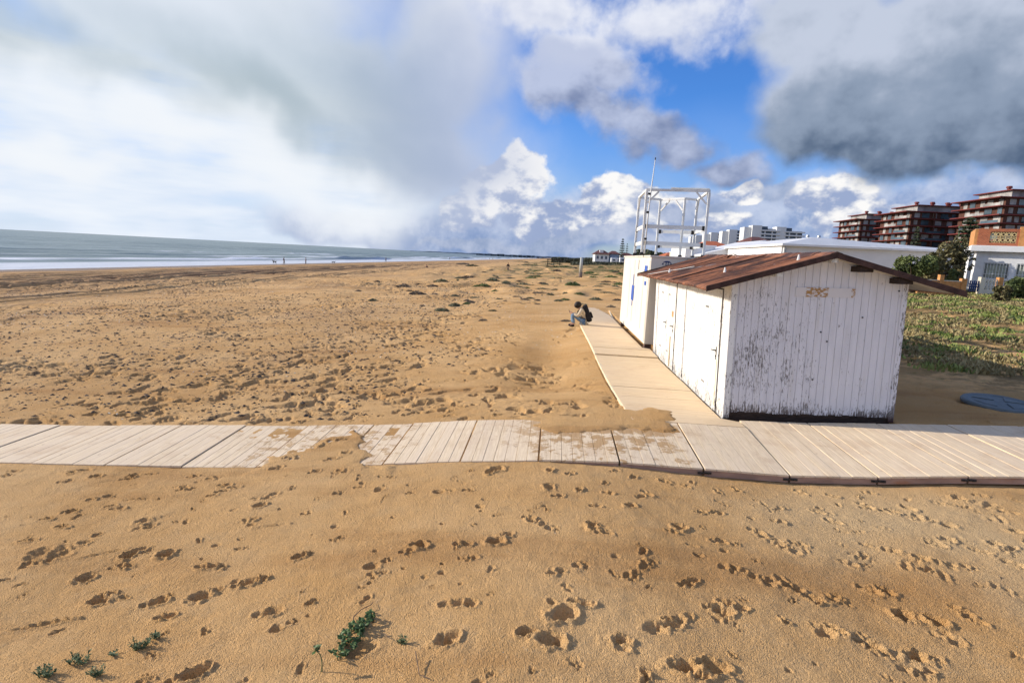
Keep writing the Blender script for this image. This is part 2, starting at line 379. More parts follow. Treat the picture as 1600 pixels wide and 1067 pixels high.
# ------------------------------------------------------------------ mesh helpers
def tag(o, label=None, cat=None, group=None, kind=None):
    if label: o['label'] = label
    if cat: o['category'] = cat
    if group: o['group'] = group
    if kind: o['kind'] = kind
    return o
class MB:
    def __init__(s): s.v = []; s.f = []
    def add(s, vs, fs):
        n = len(s.v); s.v += [tuple(map(float, p)) for p in vs]; s.f += [tuple(i + n for i in f) for f in fs]; return s
    def box(s, x0, x1, y0, y1, z0, z1, mtx=None):
        vs = [Vector(p) for p in ((x0, y0, z0), (x1, y0, z0), (x1, y1, z0), (x0, y1, z0), (x0, y0, z1), (x1, y0, z1), (x1, y1, z1), (x0, y1, z1))]
        if mtx: vs = [mtx @ p for p in vs]
        return s.add(vs, [(0, 3, 2, 1), (4, 5, 6, 7), (0, 1, 5, 4), (1, 2, 6, 5), (2, 3, 7, 6), (3, 0, 4, 7)])
    def bar(s, a, b, w, h=None, upv=(0, 0, 1)):
        """square bar from a to b"""
        a = Vector(a); b = Vector(b); h = h or w; d = (b - a).normalized(); u = Vector(upv)
        if abs(d.dot(u)) > .95: u = Vector((0, 1, 0))
        sd = d.cross(u).normalized(); u = sd.cross(d).normalized()
        vs = []
        for p in (a, b):
            for (i, j) in ((-1, -1), (1, -1), (1, 1), (-1, 1)): vs.append(p + sd * i * w / 2 + u * j * h / 2)
        return s.add(vs, [(0, 1, 2, 3), (7, 6, 5, 4), (0, 4, 5, 1), (1, 5, 6, 2), (2, 6, 7, 3), (3, 7, 4, 0)])
    def tube(s, pts, rs, n=8):
        pts = [Vector(p) for p in pts]
        if not hasattr(rs, '__len__'): rs = [rs] * len(pts)
        vs = []; fs = []
        for i, p in enumerate(pts):
            d = (pts[min(i + 1, len(pts) - 1)] - pts[max(i - 1, 0)]).normalized()
            u = Vector((1, 0, 0)) if abs(d.x) < .9 else Vector((0, 1, 0))
            a = d.cross(u).normalized(); c = d.cross(a)
            for k in range(n):
                t = 2 * math.pi * k / n; vs.append(p + a * math.cos(t) * rs[i] + c * math.sin(t) * rs[i])
        for i in range(len(pts) - 1):
            for k in range(n):
                k2 = (k + 1) % n; fs.append((i * n + k, i * n + k2, (i + 1) * n + k2, (i + 1) * n + k))
        fs.append(tuple(range(n - 1, -1, -1))); fs.append(tuple((len(pts) - 1) * n + k for k in range(n)))
        return s.add(vs, fs)
    def build(s, name, mat, parent=None, smooth=False, loc=None):
        me = bpy.data.meshes.new(name); me.from_pydata(s.v, [], s.f); me.update()
        o = bpy.data.objects.new(name, me); COL.objects.link(o)
        if mat: me.materials.append(MT[mat] if isinstance(mat, str) else mat)
        if smooth: me.polygons.foreach_set('use_smooth', [True] * len(me.polygons))
        if parent: o.parent = parent
        if loc: o.location = loc
        return o
def _split(self, name, mat, parent=None, bev=0):
    """one object per connected piece"""
    par = list(range(len(self.v)))
    def fd(i):
        while par[i] != i: par[i] = par[par[i]]; i = par[i]
        return i
    for f in self.f:
        a = fd(f[0])
        for k in f[1:]: par[fd(k)] = a
    grp = {}
    for f in self.f: grp.setdefault(fd(f[0]), []).append(f)
    out = []
    for fs in grp.values():
        ids = sorted({i for f in fs for i in f}); mp = {i: k for k, i in enumerate(ids)}; m = MB(); m.add([self.v[i] for i in ids], [tuple(mp[i] for i in f) for f in fs])
        o = m.build(name, mat, parent)
        if bev: bevel(o, bev)
        out.append(o)
    return out
MB.split = _split
def bevel(o, w=.006, seg=1):
    md = o.modifiers.new('bevel', 'BEVEL'); md.width = w; md.segments = seg; md.limit_method = 'ANGLE'; return o
def empty(name, loc=(0, 0, 0), rz=0, **k):
    o = bpy.data.objects.new(name, None); COL.objects.link(o); o.location = loc; o.rotation_euler = (0, 0, rz); o.empty_display_size = .2
    return tag(o, **k)
def kids(o): return [c for c in COL.objects if c.parent == o]
def copy_tree(o, parent=None, cache=None):
    c = o.copy(); COL.objects.link(c)
    if parent: c.parent = parent
    for ch in list(o.children): copy_tree(ch, c)
    return c
def np_mesh(name, V, Fc, mat, parent=None, smooth=True):
    me = bpy.data.meshes.new(name); nv = len(V); k = Fc.shape[1]; nf = len(Fc)
    me.vertices.add(nv); me.vertices.foreach_set('co', V.astype(np.float32).ravel())
    me.loops.add(nf * k); me.loops.foreach_set('vertex_index', Fc.astype(np.int32).ravel())
    me.polygons.add(nf); me.polygons.foreach_set('loop_start', np.arange(0, nf * k, k, dtype=np.int32))
    try: me.polygons.foreach_set('loop_total', np.full(nf, k, dtype=np.int32))
    except Exception: pass
    if smooth: me.polygons.foreach_set('use_smooth', np.ones(nf, dtype=bool))
    me.update(calc_edges=True)
    o = bpy.data.objects.new(name, me); COL.objects.link(o); me.materials.append(MT[mat])
    if parent: o.parent = parent
    return o
def leaves(cent, size, n_quads=None, seed=0, flat=0.0, aspect=1.6, upbias=0.0):
    """leaf quads at given centres -> V,F"""
    r = np.random.RandomState(seed); n = len(cent)
    a = r.normal(size=(n, 3)); a[:, 2] = a[:, 2] * (1 - flat) + upbias; a /= np.linalg.norm(a, axis=1)[:, None] + 1e-9
    b = r.normal(size=(n, 3)); b -= a * (a * b).sum(1)[:, None]; b /= np.linalg.norm(b, axis=1)[:, None] + 1e-9
    s = (size * (0.6 + 0.8 * r.rand(n)))[:, None]
    L = a * s * aspect; W = b * s * .5
    V = np.stack([cent - L * .5, cent + W, cent + L * .5, cent - W], 1).reshape(-1, 3)
    Fc = np.arange(n * 4).reshape(-1, 4); return V, Fc
#@@MARK1
# ------------------------------------------------------------------ ground sheet
OY = -3.0
rs = [1.5]
while rs[-1] < 6000:
    r = rs[-1]
    if r < 5.2: dr = .12
    elif r < 8.8: dr = .0145
    elif r < 10.5: dr = .019
    elif r < 85: dr = .019 * (r / 10.5) ** 1.62
    else: dr = min(.56 * (r / 85) ** 2, .045 * r)
    rs.append(r + dr)
RR = np.array(rs)
th = np.concatenate([np.linspace(-100, -44, 60)[:-1], np.linspace(-44, 43, 1350), np.linspace(43, 100, 60)[1:]]) * math.pi / 180
TT = th
Rg, Tg = np.meshgrid(RR, TT, indexing='ij')
XX = Rg * np.sin(Tg); YY = Rg * np.cos(Tg) + OY
ZZ = base(XX, YY)
# sand that has blown over the boardwalk
def cover(x, y):
    wx = x + (fbm(x * 3, y * 3, 3, 31) - .5) * .7; wy = y + (fbm(x * 3, y * 3, 3, 37) - .5) * .5
    tt = (wy - 7.3) / 1.3
    a = sstep(-.12, .22, np.minimum(wx + 3.95 - .85 * tt, -2.2 - .75 * tt - wx)) * sstep(6.7, 7.2, y)
    b = sstep(-.45, .25, wx) * sstep(2.25, 1.75, wx) * sstep(8.25, 8.62, wy - .10 * (wx - .8)) * sstep(10.2, 9.6, y)
    return np.maximum(a, b)
cv = cover(XX, YY)
top = prof_walk(XX, sstep(7.3, 9.0, YY))
ZZ = np.where(cv > 0.001, np.maximum(ZZ, ZZ * (1 - cv) + (top + .022) * cv), ZZ)
# medium texture : wind ripples and lumps
near = sstep(60, 12, YY)
ZZ += (fbm(XX * 2.2, YY * 2.2, 4, 41) - .5) * .030 * near * (1 - .5 * cv)
ZZ += (fbm(XX * 9, YY * 9, 3, 43) - .5) * .012 * sstep(30, 6, YY)
rip = np.sin((YY * 1.0 + XX * .25 + fbm(XX * .7, YY * .7, 3, 45) * 1.6) * 2 * math.pi / .30)
ZZ += rip * .006 * sstep(9.3, 10.5, YY) * sstep(24, 14, YY) * fbm(XX * .5, YY * .5, 2, 47) * sstep(-9, -2, XX)
# trampled rough patches on the beach behind the walkway
pt = .9 * sstep(.57, .67, fbm(XX * .42 + 4, YY * .30, 3, 51)) * sstep(9.0, 9.4, YY) * sstep(90, 40, YY) * sstep(1.9, .9, XX)
pt = np.maximum(pt, sstep(.50, .60, fbm(XX * .9, YY * .9, 3, 58)) * sstep(9.0, 9.3, YY) * sstep(13.0, 10.5, YY - .12 * np.abs(XX)) * sstep(1.3, .6, XX) * sstep(-16, -9, XX))
rn = fbm(XX * 3.6, YY * 3.6, 4, 53)
ZZ -= pt * (sstep(.50, .62, rn)) * .075
ZZ += pt * (fbm(XX * 9, YY * 9, 2, 59) - .5) * .030
pt2 = sstep(.40, .6, fbm(XX * .10, YY * .08, 3, 61)) * sstep(14, 22, YY) * sstep(-8, -14, XX) * sstep(-48, -40, XX)
ZZ -= pt2 * sstep(.52, .66, fbm(XX * 1.7, YY * 1.7, 4, 63)) * .10
# wheel ruts parallel to the water
def rut(x0, w, d, kx=0.0):
    global ZZ
    xc = x0 + kx * YY
    q = (XX - xc) / w
    ZZ += (-d * np.exp(-q * q) + .55 * d * np.exp(-((q + 1.9) / .8) ** 2) + .45 * d * np.exp(-((q - 1.9) / .8) ** 2)) * sstep(12, 20, YY) * sstep(420, 160, YY) * (.6 + .8 * vnoise(YY * .3, YY * 0, int(-x0)))
for x0, w, d in ((-29.2, .30, .20), (-31.6, .30, .22), (-38.3, .45, .30), (-40.6, .5, .36), (-42.6, .4, .26), (-45.5, .5, .30), (-48.3, .5, .30), (-51.5, .6, .26), (-55, .6, .22), (-35.6, .3, .10)): rut(x0, w, d)
# dune hummocks between the huts and the beach
hm = sstep(.5, .75, fbm(XX * .22, YY * .16, 3, 81)) * sstep(32, 45, YY) * sstep(-24, -16, XX) * sstep(260, 120, YY)
ZZ += hm * .38
# right dune roughness
ZZ += (fbm(XX * 1.6, YY * 1.6, 4, 83) - .5) * .16 * sstep(6.3, 8.5, XX) * sstep(9.2, 10.5, YY) * sstep(120, 40, YY)

def stamp(x, y, ang, kind, size=1.0, depth=1.0, seed=0):
    depth = depth * .82
    """press one print into the height field"""
    size = size * .80; rr = math.hypot(x, y - OY); tt = math.atan2(x, y - OY); R = .32 * size
    i0 = np.searchsorted(RR, rr - R); i1 = np.searchsorted(RR, rr + R)
    dt = R / rr; j0 = np.searchsorted(TT, tt - dt); j1 = np.searchsorted(TT, tt + dt)
    if i1 <= i0 or j1 <= j0: return
    sx = XX[i0:i1, j0:j1] - x; sy = YY[i0:i1, j0:j1] - y
    c, s = math.cos(ang), math.sin(ang); u = (sx * c + sy * s) / size; v = (-sx * s + sy * c) / size
    wob = fbm(sx * 14 / size + seed * 3.7, sy * 14 / size + seed * 1.3, 3, 91) - .5
    cl = fbm(sx * 34 + seed, sy * 34, 3, 93) - .5
    h = np.zeros_like(u)
    def pit(u0, v0, a, b, d, rim=.4):
        q = np.sqrt(((u - u0) / a) ** 2 + ((v - v0) / b) ** 2) * (1 + .8 * wob)
        return -d * np.exp(-(q ** 3.6) * .8) + rim * d * (.7 + .8 * (cl + .5)) * np.exp(-((q - 1.4) / .32) ** 2)
    if kind == 'shoe':
        h += pit(-.055, 0, .05, .042, .035 * depth, .35); h += pit(.05, .0, .072, .046, .038 * depth, .45)
        h += cl * .030 * np.exp(-((u / .17) ** 2 + (v / .09) ** 2))
    elif kind == 'deep':
        h += pit(0, 0, .085, .062, .07 * depth, .35); h += cl * .035 * np.exp(-((u / .15) ** 2 + (v / .12) ** 2))
    elif kind == 'heel':
        h += pit(0, 0, .07, .062, .05 * depth, .22)
    elif kind == 'paw':
        h += pit(-.02, 0, .035, .035, .028 * depth, .3)
        for k, (a, b) in enumerate(((.045, -.045), (.07, -.015), (.07, .018), (.045, .048))): h += pit(a, b, .02, .016, .026 * depth, .3)
        h += cl * .03 * np.exp(-((u / .1) ** 2 + (v / .1) ** 2))
    elif kind == 'drag':
        h += pit(0, 0, .17, .022, .018 * depth, .8)
    elif kind == 'rough':
        rg = np.random.RandomState(seed); m = np.exp(-((u / .18) ** 2 + (v / .11) ** 2) ** 1.5)
        for _ in range(rg.randint(3, 7)):
            w_ = rg.uniform(.022, .045); h += pit(rg.uniform(-.13, .13), rg.uniform(-.07, .07), w_ * rg.uniform(1, 1.6), w_, w_ * .62 * depth, .55)
        h = np.clip(h, -.035 * depth, .03)
        h += m * ((fbm(sx * 24 / size + seed, sy * 24 / size, 4, 95) - .57) * .055 * depth)
    ZZ[i0:i1, j0:j1] += h * (1 - np.clip(cov_walk[i0:i1, j0:j1], 0, 1))
on_walk = sstep(7.2, 7.32, YY) * sstep(9.06, 9.0, YY)
cov_walk = on_walk * (1 - cv)
K = dict(s='shoe', d='deep', h='heel', p='paw', g='drag', r='rough')
# read off the photograph: x, y in its pixels, kind, size, heading (deg)
PR = """111,799,d,.9,20 71,811,s,.8,10 96,823,s,.8,10 42,845,s,.8,10 85,862,r,1.7,25 120,850,r,1.3,25 60,880,r,1.2,15 160,865,g,1.1,25 185,885,r,1,30 200,868,d,1,50 212,862,s,1,50
258,868,d,1,25 133,903,d,1,15 155,940,d,1.1,25 172,928,r,.8,20 237,942,s,1,30 258,932,p,.9,20 312,932,d,1.1,30 333,922,s,.8,30 380,912,s,1.2,15 400,908,r,.7,10 322,885,s,1,10 342,884,r,.6,0
467,870,d,.8,30 478,866,p,.9,10 415,958,s,1.2,20 432,983,h,.7,20 455,972,p,.7,20 257,963,s,.9,20 62,978,g,1.2,15 85,972,g,.8,15 240,812,r,1.5,30 222,822,r,1,30 405,790,d,1,30 420,775,r,1.2,30 382,813,r,1,10
476,802,p,1,10 430,820,g,1,15 182,794,s,.9,5 172,790,s,.7,5 155,778,r,1,25 218,780,g,1,10 297,763,r,1,10 345,768,s,.9,15 330,775,s,.7,10 365,762,s,.8,15 527,770,p,1.1,20 305,1052,d,1.1,40 280,1060,s,1,40
581,885,h,1.1,60 602,876,p,.8,40 655,852,d,1,10 635,862,s,.8,15 722,850,s,1,0 733,872,r,.8,10 775,845,d,1,5 790,835,s,.8,20 592,765,h,1,80 600,778,g,.5,80 685,767,h,1.2,10 700,765,g,.6,10 778,733,d,1.2,40 765,738,d,.8,70
870,892,r,.8,0 905,883,p,1.3,10 858,762,d,1.1,60 870,775,s,.8,30 707,943,s,1.1,0 735,943,h,.9,0 563,1012,h,1.5,60 882,960,d,1.5,50 905,942,s,1,0 823,988,d,.9,10 858,1000,d,1.1,10 872,1003,h,1,70
962,1005,r,1.2,-20 975,1000,d,.7,-20 700,998,d,1.1,20 1070,1045,d,1.1,0 1115,1042,d,1.2,-10 1090,1050,r,1.2,0 1022,980,h,1.2,40 1045,975,s,1,20 1068,966,r,1,10 1130,955,d,1,-10 1112,948,s,.8,0 1140,945,r,1,0
935,825,r,1.2,-10 925,818,d,.7,0 860,825,p,1.2,0 840,815,r,1,-30 825,808,s,.8,-20 1005,862,s,.8,60 1010,880,r,.9,50 992,900,r,.9,50 1060,822,d,1,-20 1048,830,s,.7,0 1122,845,s,1,0 1145,850,r,.6,0
1135,888,p,1.3,-10 1165,895,r,1,-20 1185,905,r,1,-20 1230,912,r,1.1,-20 1238,918,s,.9,-20 1180,830,s,1,-20 1200,842,r,1.1,-20 1225,855,r,1.1,-25 1245,850,s,.9,-20 1070,912,s,.8,10 1080,908,s,.7,10 1125,965,p,1,0
1290,990,h,1.1,-40 1305,985,s,.9,-40 1355,920,s,1,-40 1385,925,d,.9,-40 1410,962,d,1,-50 1425,965,s,1,-50 1462,972,d,1,-50 1480,1000,r,1.2,-50 1430,1025,d,1,-20 1445,1030,r,.9,-20 1432,1050,r,1,-20 1350,1005,s,1,-30
1370,1015,r,1,-30 1500,955,s,1,-50 1522,970,s,.9,-50 1325,880,s,1,-40 1345,870,r,1,-40 1270,935,s,.9,-30 1310,935,r,.8,-30 1215,815,s,.8,-20 1300,815,s,1,-40 1285,800,r,1,-40 1350,790,s,1,-40 1395,800,d,.9,-50
1420,795,d,.9,-50 1445,812,r,1.2,-40 1482,822,d,1,-40 1460,850,s,1,-40 1500,845,r,1.2,-30 1530,860,s,1,-40 1555,850,d,.8,-40 1580,880,s,1,-40 1440,875,d,.8,-40 1470,880,r,1,-40 1510,885,p,1.2,-40 1390,860,s,.9,-40
1540,790,r,1.3,-30 1575,800,s,1,-30 1500,780,d,1,-20 1530,775,s,.9,-20 1590,830,d,.9,-30 1475,785,r,1.2,-30 1355,770,s,.8,-30 1300,775,s,.8,-50 1250,770,s,.9,-60 1120,768,s,.9,-70 1150,765,s,.8,-70 985,790,d,.9,0
1000,775,s,.8,20 950,770,s,.7,-20 930,790,s,.7,0 905,765,d,.7,60 945,755,s,.7,60 1010,770,s,.9,-60 890,740,s,.7,40 860,735,d,.8,70 990,745,d,.7,30 960,735,s,.7,30 1040,752,r,1,-30 1070,760,s,.8,-40
530,690,r,1.4,20 500,700,r,1.4,20 470,705,r,1.3,20 455,720,r,1.2,20 515,722,s,1,20 540,712,d,.8,20 490,740,s,.9,20 530,740,r,1.2,20 430,735,r,1.1,20 560,760,s,.7,10 610,745,s,.6,0 640,770,s,.6,0 730,765,s,.7,0 750,790,h,.7,0
20,735,s,.8,15 8,742,s,.8,15 105,738,r,1,20 130,735,s,.9,15 150,745,d,.9,20 100,752,s,.9,20 210,742,d,.9,20 195,748,s,.8,20 235,740,s,.7,20 330,748,r,1,20 350,758,s,.9,20 300,745,s,.8,20 1120,800,s,.8,0 1095,798,r,.8,0""".split()
def px_xy(px, py):
    g = on_ground(px, py, 60); return g.x, g.y
for k, p in enumerate(PR):
    a = p.split(','); x, y = px_xy(float(a[0]), float(a[1]))
    stamp(x, y, rad(float(a[4]) + RNG.uniform(-12, 12)), K[a[2]], float(a[3]) * RNG.uniform(.9, 1.05), RNG.uniform(.85, 1.15), k)
# tracks of walkers and dogs elsewhere
sd = 500
for tr in range(75):
    x = RNG.uniform(-16, 1.0); y = RNG.uniform(9.3, 26); a = RNG.uniform(0, 2 * math.pi)
    n = RNG.randint(3, 14); kd = RNG.choice(['shoe', 'paw', 'deep', 'paw', 'rough']); sz = RNG.uniform(.6, 1.05)
    for j in range(n):
        xx = x + math.cos(a) * j * .62 - math.sin(a) * .10 * (-1) ** j; yy = y + math.sin(a) * j * .62 + math.cos(a) * .1 * (-1) ** j
        if yy > 9.15 and xx < 1.1 - .3 * (yy > 11): stamp(xx, yy, a, kd, sz, RNG.uniform(.7, 1.3), sd); sd += 1
for j in range(230):
    x = RNG.uniform(-6, 4.6); y = RNG.uniform(2.7, 7.0)
    if abs(x) < y * 1.0 + .5: stamp(x, y, RNG.uniform(0, 6.3), RNG.choice(['paw', 'rough', 'shoe', 'heel', 'shoe']), RNG.uniform(.3, .7), RNG.uniform(.35, .9), 3000 + j)
for j in range(150):
    x = RNG.uniform(-14, 1.0); y = RNG.uniform(9.1, 12.5); stamp(x, y, RNG.uniform(0, 6.3), RNG.choice(['paw', 'rough', 'rough', 'shoe', 'deep']), RNG.uniform(.5, 1.1), RNG.uniform(.6, 1.1), 4000 + j)
for j in range(60):
    x = RNG.uniform(3.2, 7); y = RNG.uniform(4.6, 6.9); stamp(x, y, RNG.uniform(0, 6.3), RNG.choice(['paw', 'rough', 'shoe', 'shoe']), RNG.uniform(.5, 1.0), RNG.uniform(.5, 1.0), 5000 + j)
for j in range(40):
    x = RNG.uniform(7, 11); y = RNG.uniform(9.3, 14); stamp(x, y, RNG.uniform(0, 6.3), RNG.choice(['rough', 'shoe']), RNG.uniform(.6, 1.1), RNG.uniform(.5, .8), 6000 + j)
# keep the sheet clear below deck panels, the hut and the cabin
lim = np.where((on_walk > 0.01) & (cv < .5), top - .012, 1e9)
lim = np.where((XX > 2.15) & (XX < 2.9) & (YY > 7.36) & (YY < 9.05), top - .035, lim)
lim = np.where((XX >= 2.9) & (YY > 7.36) & (YY < 9.5), top - .035, lim)
ZZ = np.minimum(ZZ, np.where((YY > 7.22) & (YY < 9.5), lim, 1e9))
alongm = (XX > np.interp(YY, [9, 12, 17, 22.6, 26, 30.7], [1.34, 1.22, 1.15, 1.08, 1.5, 1.8])) & (XX < 2.9) & (YY > 9.05) & (YY < 30)
ZZ = np.where(alongm & (cv < .4), np.minimum(ZZ, np.interp(YY, [9, 30], [-.045, -.06])), ZZ)
hutm = (XX > 2.85) & (XX < 5.65) & (YY > 9.35) & (YY < 24)
ZZ = np.where(hutm, np.minimum(ZZ, -.03 + .03 * (XX - 2.85)), ZZ)
nr, nc = ZZ.shape
V = np.stack([XX, YY, ZZ], -1).reshape(-1, 3)
ii, jj = np.meshgrid(np.arange(nr - 1), np.arange(nc - 1), indexing='ij')
a0 = (ii * nc + jj).ravel(); Fq = np.stack([a0, a0 + nc, a0 + nc + 1, a0 + 1], 1)
# grid runs r outward, theta to the right: wind so normals point up
ground = np_mesh('sand_ground', V, Fq[:, ::-1], 'sand'); tag(ground, kind='structure')
print('ground verts', len(V))
def surf(x, y):
    """height of the finished sheet"""
    rr = math.hypot(x, y - OY); tt = math.atan2(x, y - OY)
    i = min(max(np.searchsorted(RR, rr), 1), nr - 1); j = min(max(np.searchsorted(TT, tt), 1), nc - 1)
    return float(ZZ[i - 1:i + 1, j - 1:j + 1].mean())

# ------------------------------------------------------------------ sea
def axis(a, b, d0, g):
    v = [a]; d = d0; sg = 1 if b > a else -1
    while (b - v[-1]) * sg > 0: v.append(v[-1] + sg * d); d *= g
    return np.array(v)
SL = -2.30
sx = axis(-62.0, -30000, .45, 1.008); sy = np.concatenate([axis(30, -2500, 2, 1.12)[::-1][:-1], axis(30, 30000, 1.2, 1.012)])
SX, SY = np.meshgrid(sx, sy, indexing='ij')
ampl = sstep(-70, -110, SX) * np.exp(-np.maximum(0, -SX - 110) / 400)
crest = fbm(SY * .016, SX * .004, 2, 101)
ph = (-SX + (fbm(SX * .01, SY * .012, 2, 103) - .5) * 30) * 2 * math.pi / 17
SZ = SL + (np.maximum(0, np.sin(ph)) ** 3 - .2) * .55 * ampl * (crest * 1.4) + (fbm(SX * .25, SY * .09, 3, 105) - .5) * .35 * ampl
bk = -SX - (84 + (fbm(SX * .01, SY * .014, 2, 107) - .5) * 14)      # the breaker nearest the beach
SZ += (.25 + 1.1 * sstep(.45, .62, fbm(SY * .012, SX * 0, 2, 108))) * np.exp(-(bk / 1.8) ** 2) * (.5 + .8 * fbm(SX * .5, SY * .3, 3, 109))
SZ += .04 * sstep(-66, -62, SX) * 0
V = np.stack([SX, SY, SZ], -1).reshape(-1, 3); nr2, nc2 = SX.shape
ii, jj = np.meshgrid(np.arange(nr2 - 1), np.arange(nc2 - 1), indexing='ij'); a0 = (ii * nc2 + jj).ravel()
sea = np_mesh('sea', V, np.stack([a0, a0 + 1, a0 + nc2 + 1, a0 + nc2], 1)[:, ::-1], 'sea'); tag(sea, kind='structure')
print('sea verts', len(V))

# ------------------------------------------------------------------ boardwalk
bw = empty('boardwalk', (0, 0, 0), kind='structure')
def zt(x, y): return float(prof_walk(np.array([x]), np.array([min(max((y - 7.3) / 1.7, 0), 1)]))[0])
joints = [-12.7, -11.6, -10.5, -9.4, -8.3, -7.22, -6.12, -4.99, -3.92, -2.8, -2.17 + .02, -1.1, -.06, 1.0, 2.08, 3.16, 4.24, 5.32, 6.4, 7.48, 8.56, 9.64]
for k in range(len(joints) - 1):
    xa, xb = joints[k] + .010, joints[k + 1] - .010
    n = max(4, int(round((xb - xa) / .152))); m = MB(); w = (xb - xa) / n
    tilt = RNG.uniform(-.006, .006)
    ya, yb = 7.3 + RNG.uniform(-.012, .012), (9.0 if xa < 2.9 else 9.43) + RNG.uniform(-.01, .01)
    def ztop(x, y): return zt(xa, y) * (xb - x) / (xb - xa) + zt(xb, y) * (x - xa) / (xb - xa) + tilt
    for i in range(n):
        p0, p1 = xa + i * w + .002, xa + (i + 1) * w - .002; dz = RNG.uniform(-.003, .003)
        vs = []
        for dzz in (-.028, 0):
            for (x, y) in ((p0, ya), (p1, ya), (p1, yb), (p0, yb)): vs.append((x, y, ztop(x, y) + dzz + dz))
        m.add(vs, [(0, 3, 2, 1), (4, 5, 6, 7), (0, 1, 5, 4), (1, 2, 6, 5), (2, 3, 7, 6), (3, 0, 4, 7)])
    p = m.build('deck_panel', 'deck_across', bw); bevel(p, .003)
    e = MB()
    for (y0, y1) in ((ya + .006, ya + .046), (yb - .046, yb - .006), (8.1, 8.16)):
        vs = []
        for dzz in (-.105, -.030):
            for (x, y) in ((xa + .004, y0), (xb - .004, y0), (xb - .004, y1), (xa + .004, y1)): vs.append((x, y, ztop(x, y) + dzz))
        e.add(vs, [(0, 3, 2, 1), (4, 5, 6, 7), (0, 1, 5, 4), (1, 2, 6, 5), (2, 3, 7, 6), (3, 0, 4, 7)])
    e.split('bearer', 'deck_edge', p)
    if joints[k] > 2:
        h = MB(); z = zt(joints[k], 7.3) - .062
        h.box(xa - .09, xa - .012, ya - .010, ya + .004, z - .013, z + .013); h.box(xa + .0, xa + .085, ya - .012, ya + .003, z - .008, z + .018)
        h.tube([(xa - .05, ya - .004, z), (xa - .05, ya - .022, z)], .012); h.tube([(xa + .05, ya - .004, z + .004), (xa + .05, ya - .022, z + .004)], .012)
        h.build('hinge_plate', 'dark', p)
# branch along the huts: planks run across
ys = [9.02, 10.25, 11.5, 12.75, 13.95, 15.35, 16.6, 18.6, 20.6, 22.6, 24.7, 26.8, 28.8, 30.6]
def ledge(y): return float(np.interp(y, [9, 12, 17, 22.6, 22.61, 26, 30.7], [1.38, 1.26, 1.20, 1.12, 1.45, 1.6, 1.85]))
def redge(y): return 3.145 if y < 9.44 else 2.88 if y < 16.8 else float(np.interp(y, [16.9, 25, 27, 29, 30.7], [2.69, 2.69, 2.66, 2.45, 2.2]))
zs_al = lambda y: float(np.interp(y, [9, 10.5, 12.5, 14.0, 16.5, 16.6, 22, 31], [.028, .022, .015, .0, .01, .045, .02, .02]))
for k in range(len(ys) - 1):
    y0, y1 = ys[k] + .008, ys[k + 1] - .008; n = int(round((y1 - y0) / .145)); w = (y1 - y0) / n; m = MB()
    step = RNG.uniform(-.006, .006) + (.03 if k == 5 else 0)
    for i in range(n):
        a, b = y0 + i * w + .003, y0 + (i + 1) * w - .003; c = (a + b) / 2
        z = zs_al(c) + step + RNG.uniform(-.0015, .0015) + (.0 if k else 0)
        vs = []
        for dzz in (-.028, 0):
            for (x, y) in ((ledge(a), a), (redge(a), a), (redge(b), b), (ledge(b), b)): vs.append((x, y, z + dzz))
        m.add(vs, [(0, 3, 2, 1), (4, 5, 6, 7), (0, 1, 5, 4), (1, 2, 6, 5), (2, 3, 7, 6), (3, 0, 4, 7)])
    p = m.build('deck_panel', 'deck_along', bw)
    e = MB()
    for off in (-.008, .55, 1.1):
        za = zs_al((y0 + y1) / 2) + step; 
        vs = []
        for dzz in (-.11, -.030):
            for (x, y) in ((ledge(y0) + off, y0), (ledge(y0) + off + .045, y0), (ledge(y1) + off + .045, y1), (ledge(y1) + off, y1)): vs.append((x, y, za + dzz + (.028 if off < 0 else 0)))
        e.add(vs, [(0, 3, 2, 1), (4, 5, 6, 7), (0, 1, 5, 4), (1, 2, 6, 5), (2, 3, 7, 6), (3, 0, 4, 7)])
    e.split('bearer', 'deck_edge_pale', p)

# ------------------------------------------------------------------ beach hut (local: x to land, y along, z up; tilted 2 deg)
hut = empty('beach_hut', (2.94, 9.53, 0), label='white beach hut of peeling vertical boards with a red-brown corrugated roof beside the boardwalk', cat='beach hut')
hut.rotation_euler = (0, rad(-2.0), 0)
W, Ln, RX, RZ, SLP = 2.68, 7.0, 1.42, 2.74, .285
def roofz(x): return RZ - SLP * abs(x - RX)
def wall_boards(pts_fn, n, length, zbot, ztop, groove=.006, gd=.010, jit=.02):
    """tongue-and-groove boards; pts_fn(s, d) -> (x, y) for distance s along wall, d outwards"""
    m = MB(); w = length / n
    for i in range(n):
        s0, s1 = i * w, (i + 1) * w; zb = zbot + RNG.uniform(0, jit); dd = RNG.uniform(-.0015, .0015)
        prof = [(s0, -gd), (s0 + groove, dd), (s1 - groove, dd), (s1, -gd)]
        b = [(*pts_fn(s, d), zb) for s, d in prof]; t = [(*pts_fn(s, d), ztop(s)) for s, d in prof]
        m.add(b + t, [(j, j + 1, j + 5, j + 4) for j in range(3)])
    return m
core = MB()    # timber core behind the boards, butted inside them
fp = []
for x in (.012, RX, W - .012): fp.append((x, roofz(x) - .05))
vs = []
for y in (.012, Ln - .012):
    vs += [(.012, y, .08), (.012, y, fp[0][1]), (RX, y, fp[1][1]), (W - .012, y, fp[2][1]), (W - .012, y, .08)]
core.add(vs, [(0, 1, 2, 3, 4), (9, 8, 7, 6, 5), (0, 5, 6, 1), (1, 6, 7, 2), (2, 7, 8, 3), (3, 8, 9, 4), (4, 9, 5, 0)])
core.build('wall_frame', 'dark_wood', hut)
gw = wall_boards(lambda s, d: (s, -d), 24, W, .115, lambda s: roofz(s) - .035, jit=.03)
gw.build('gable_wall', 'gable_paint', hut)
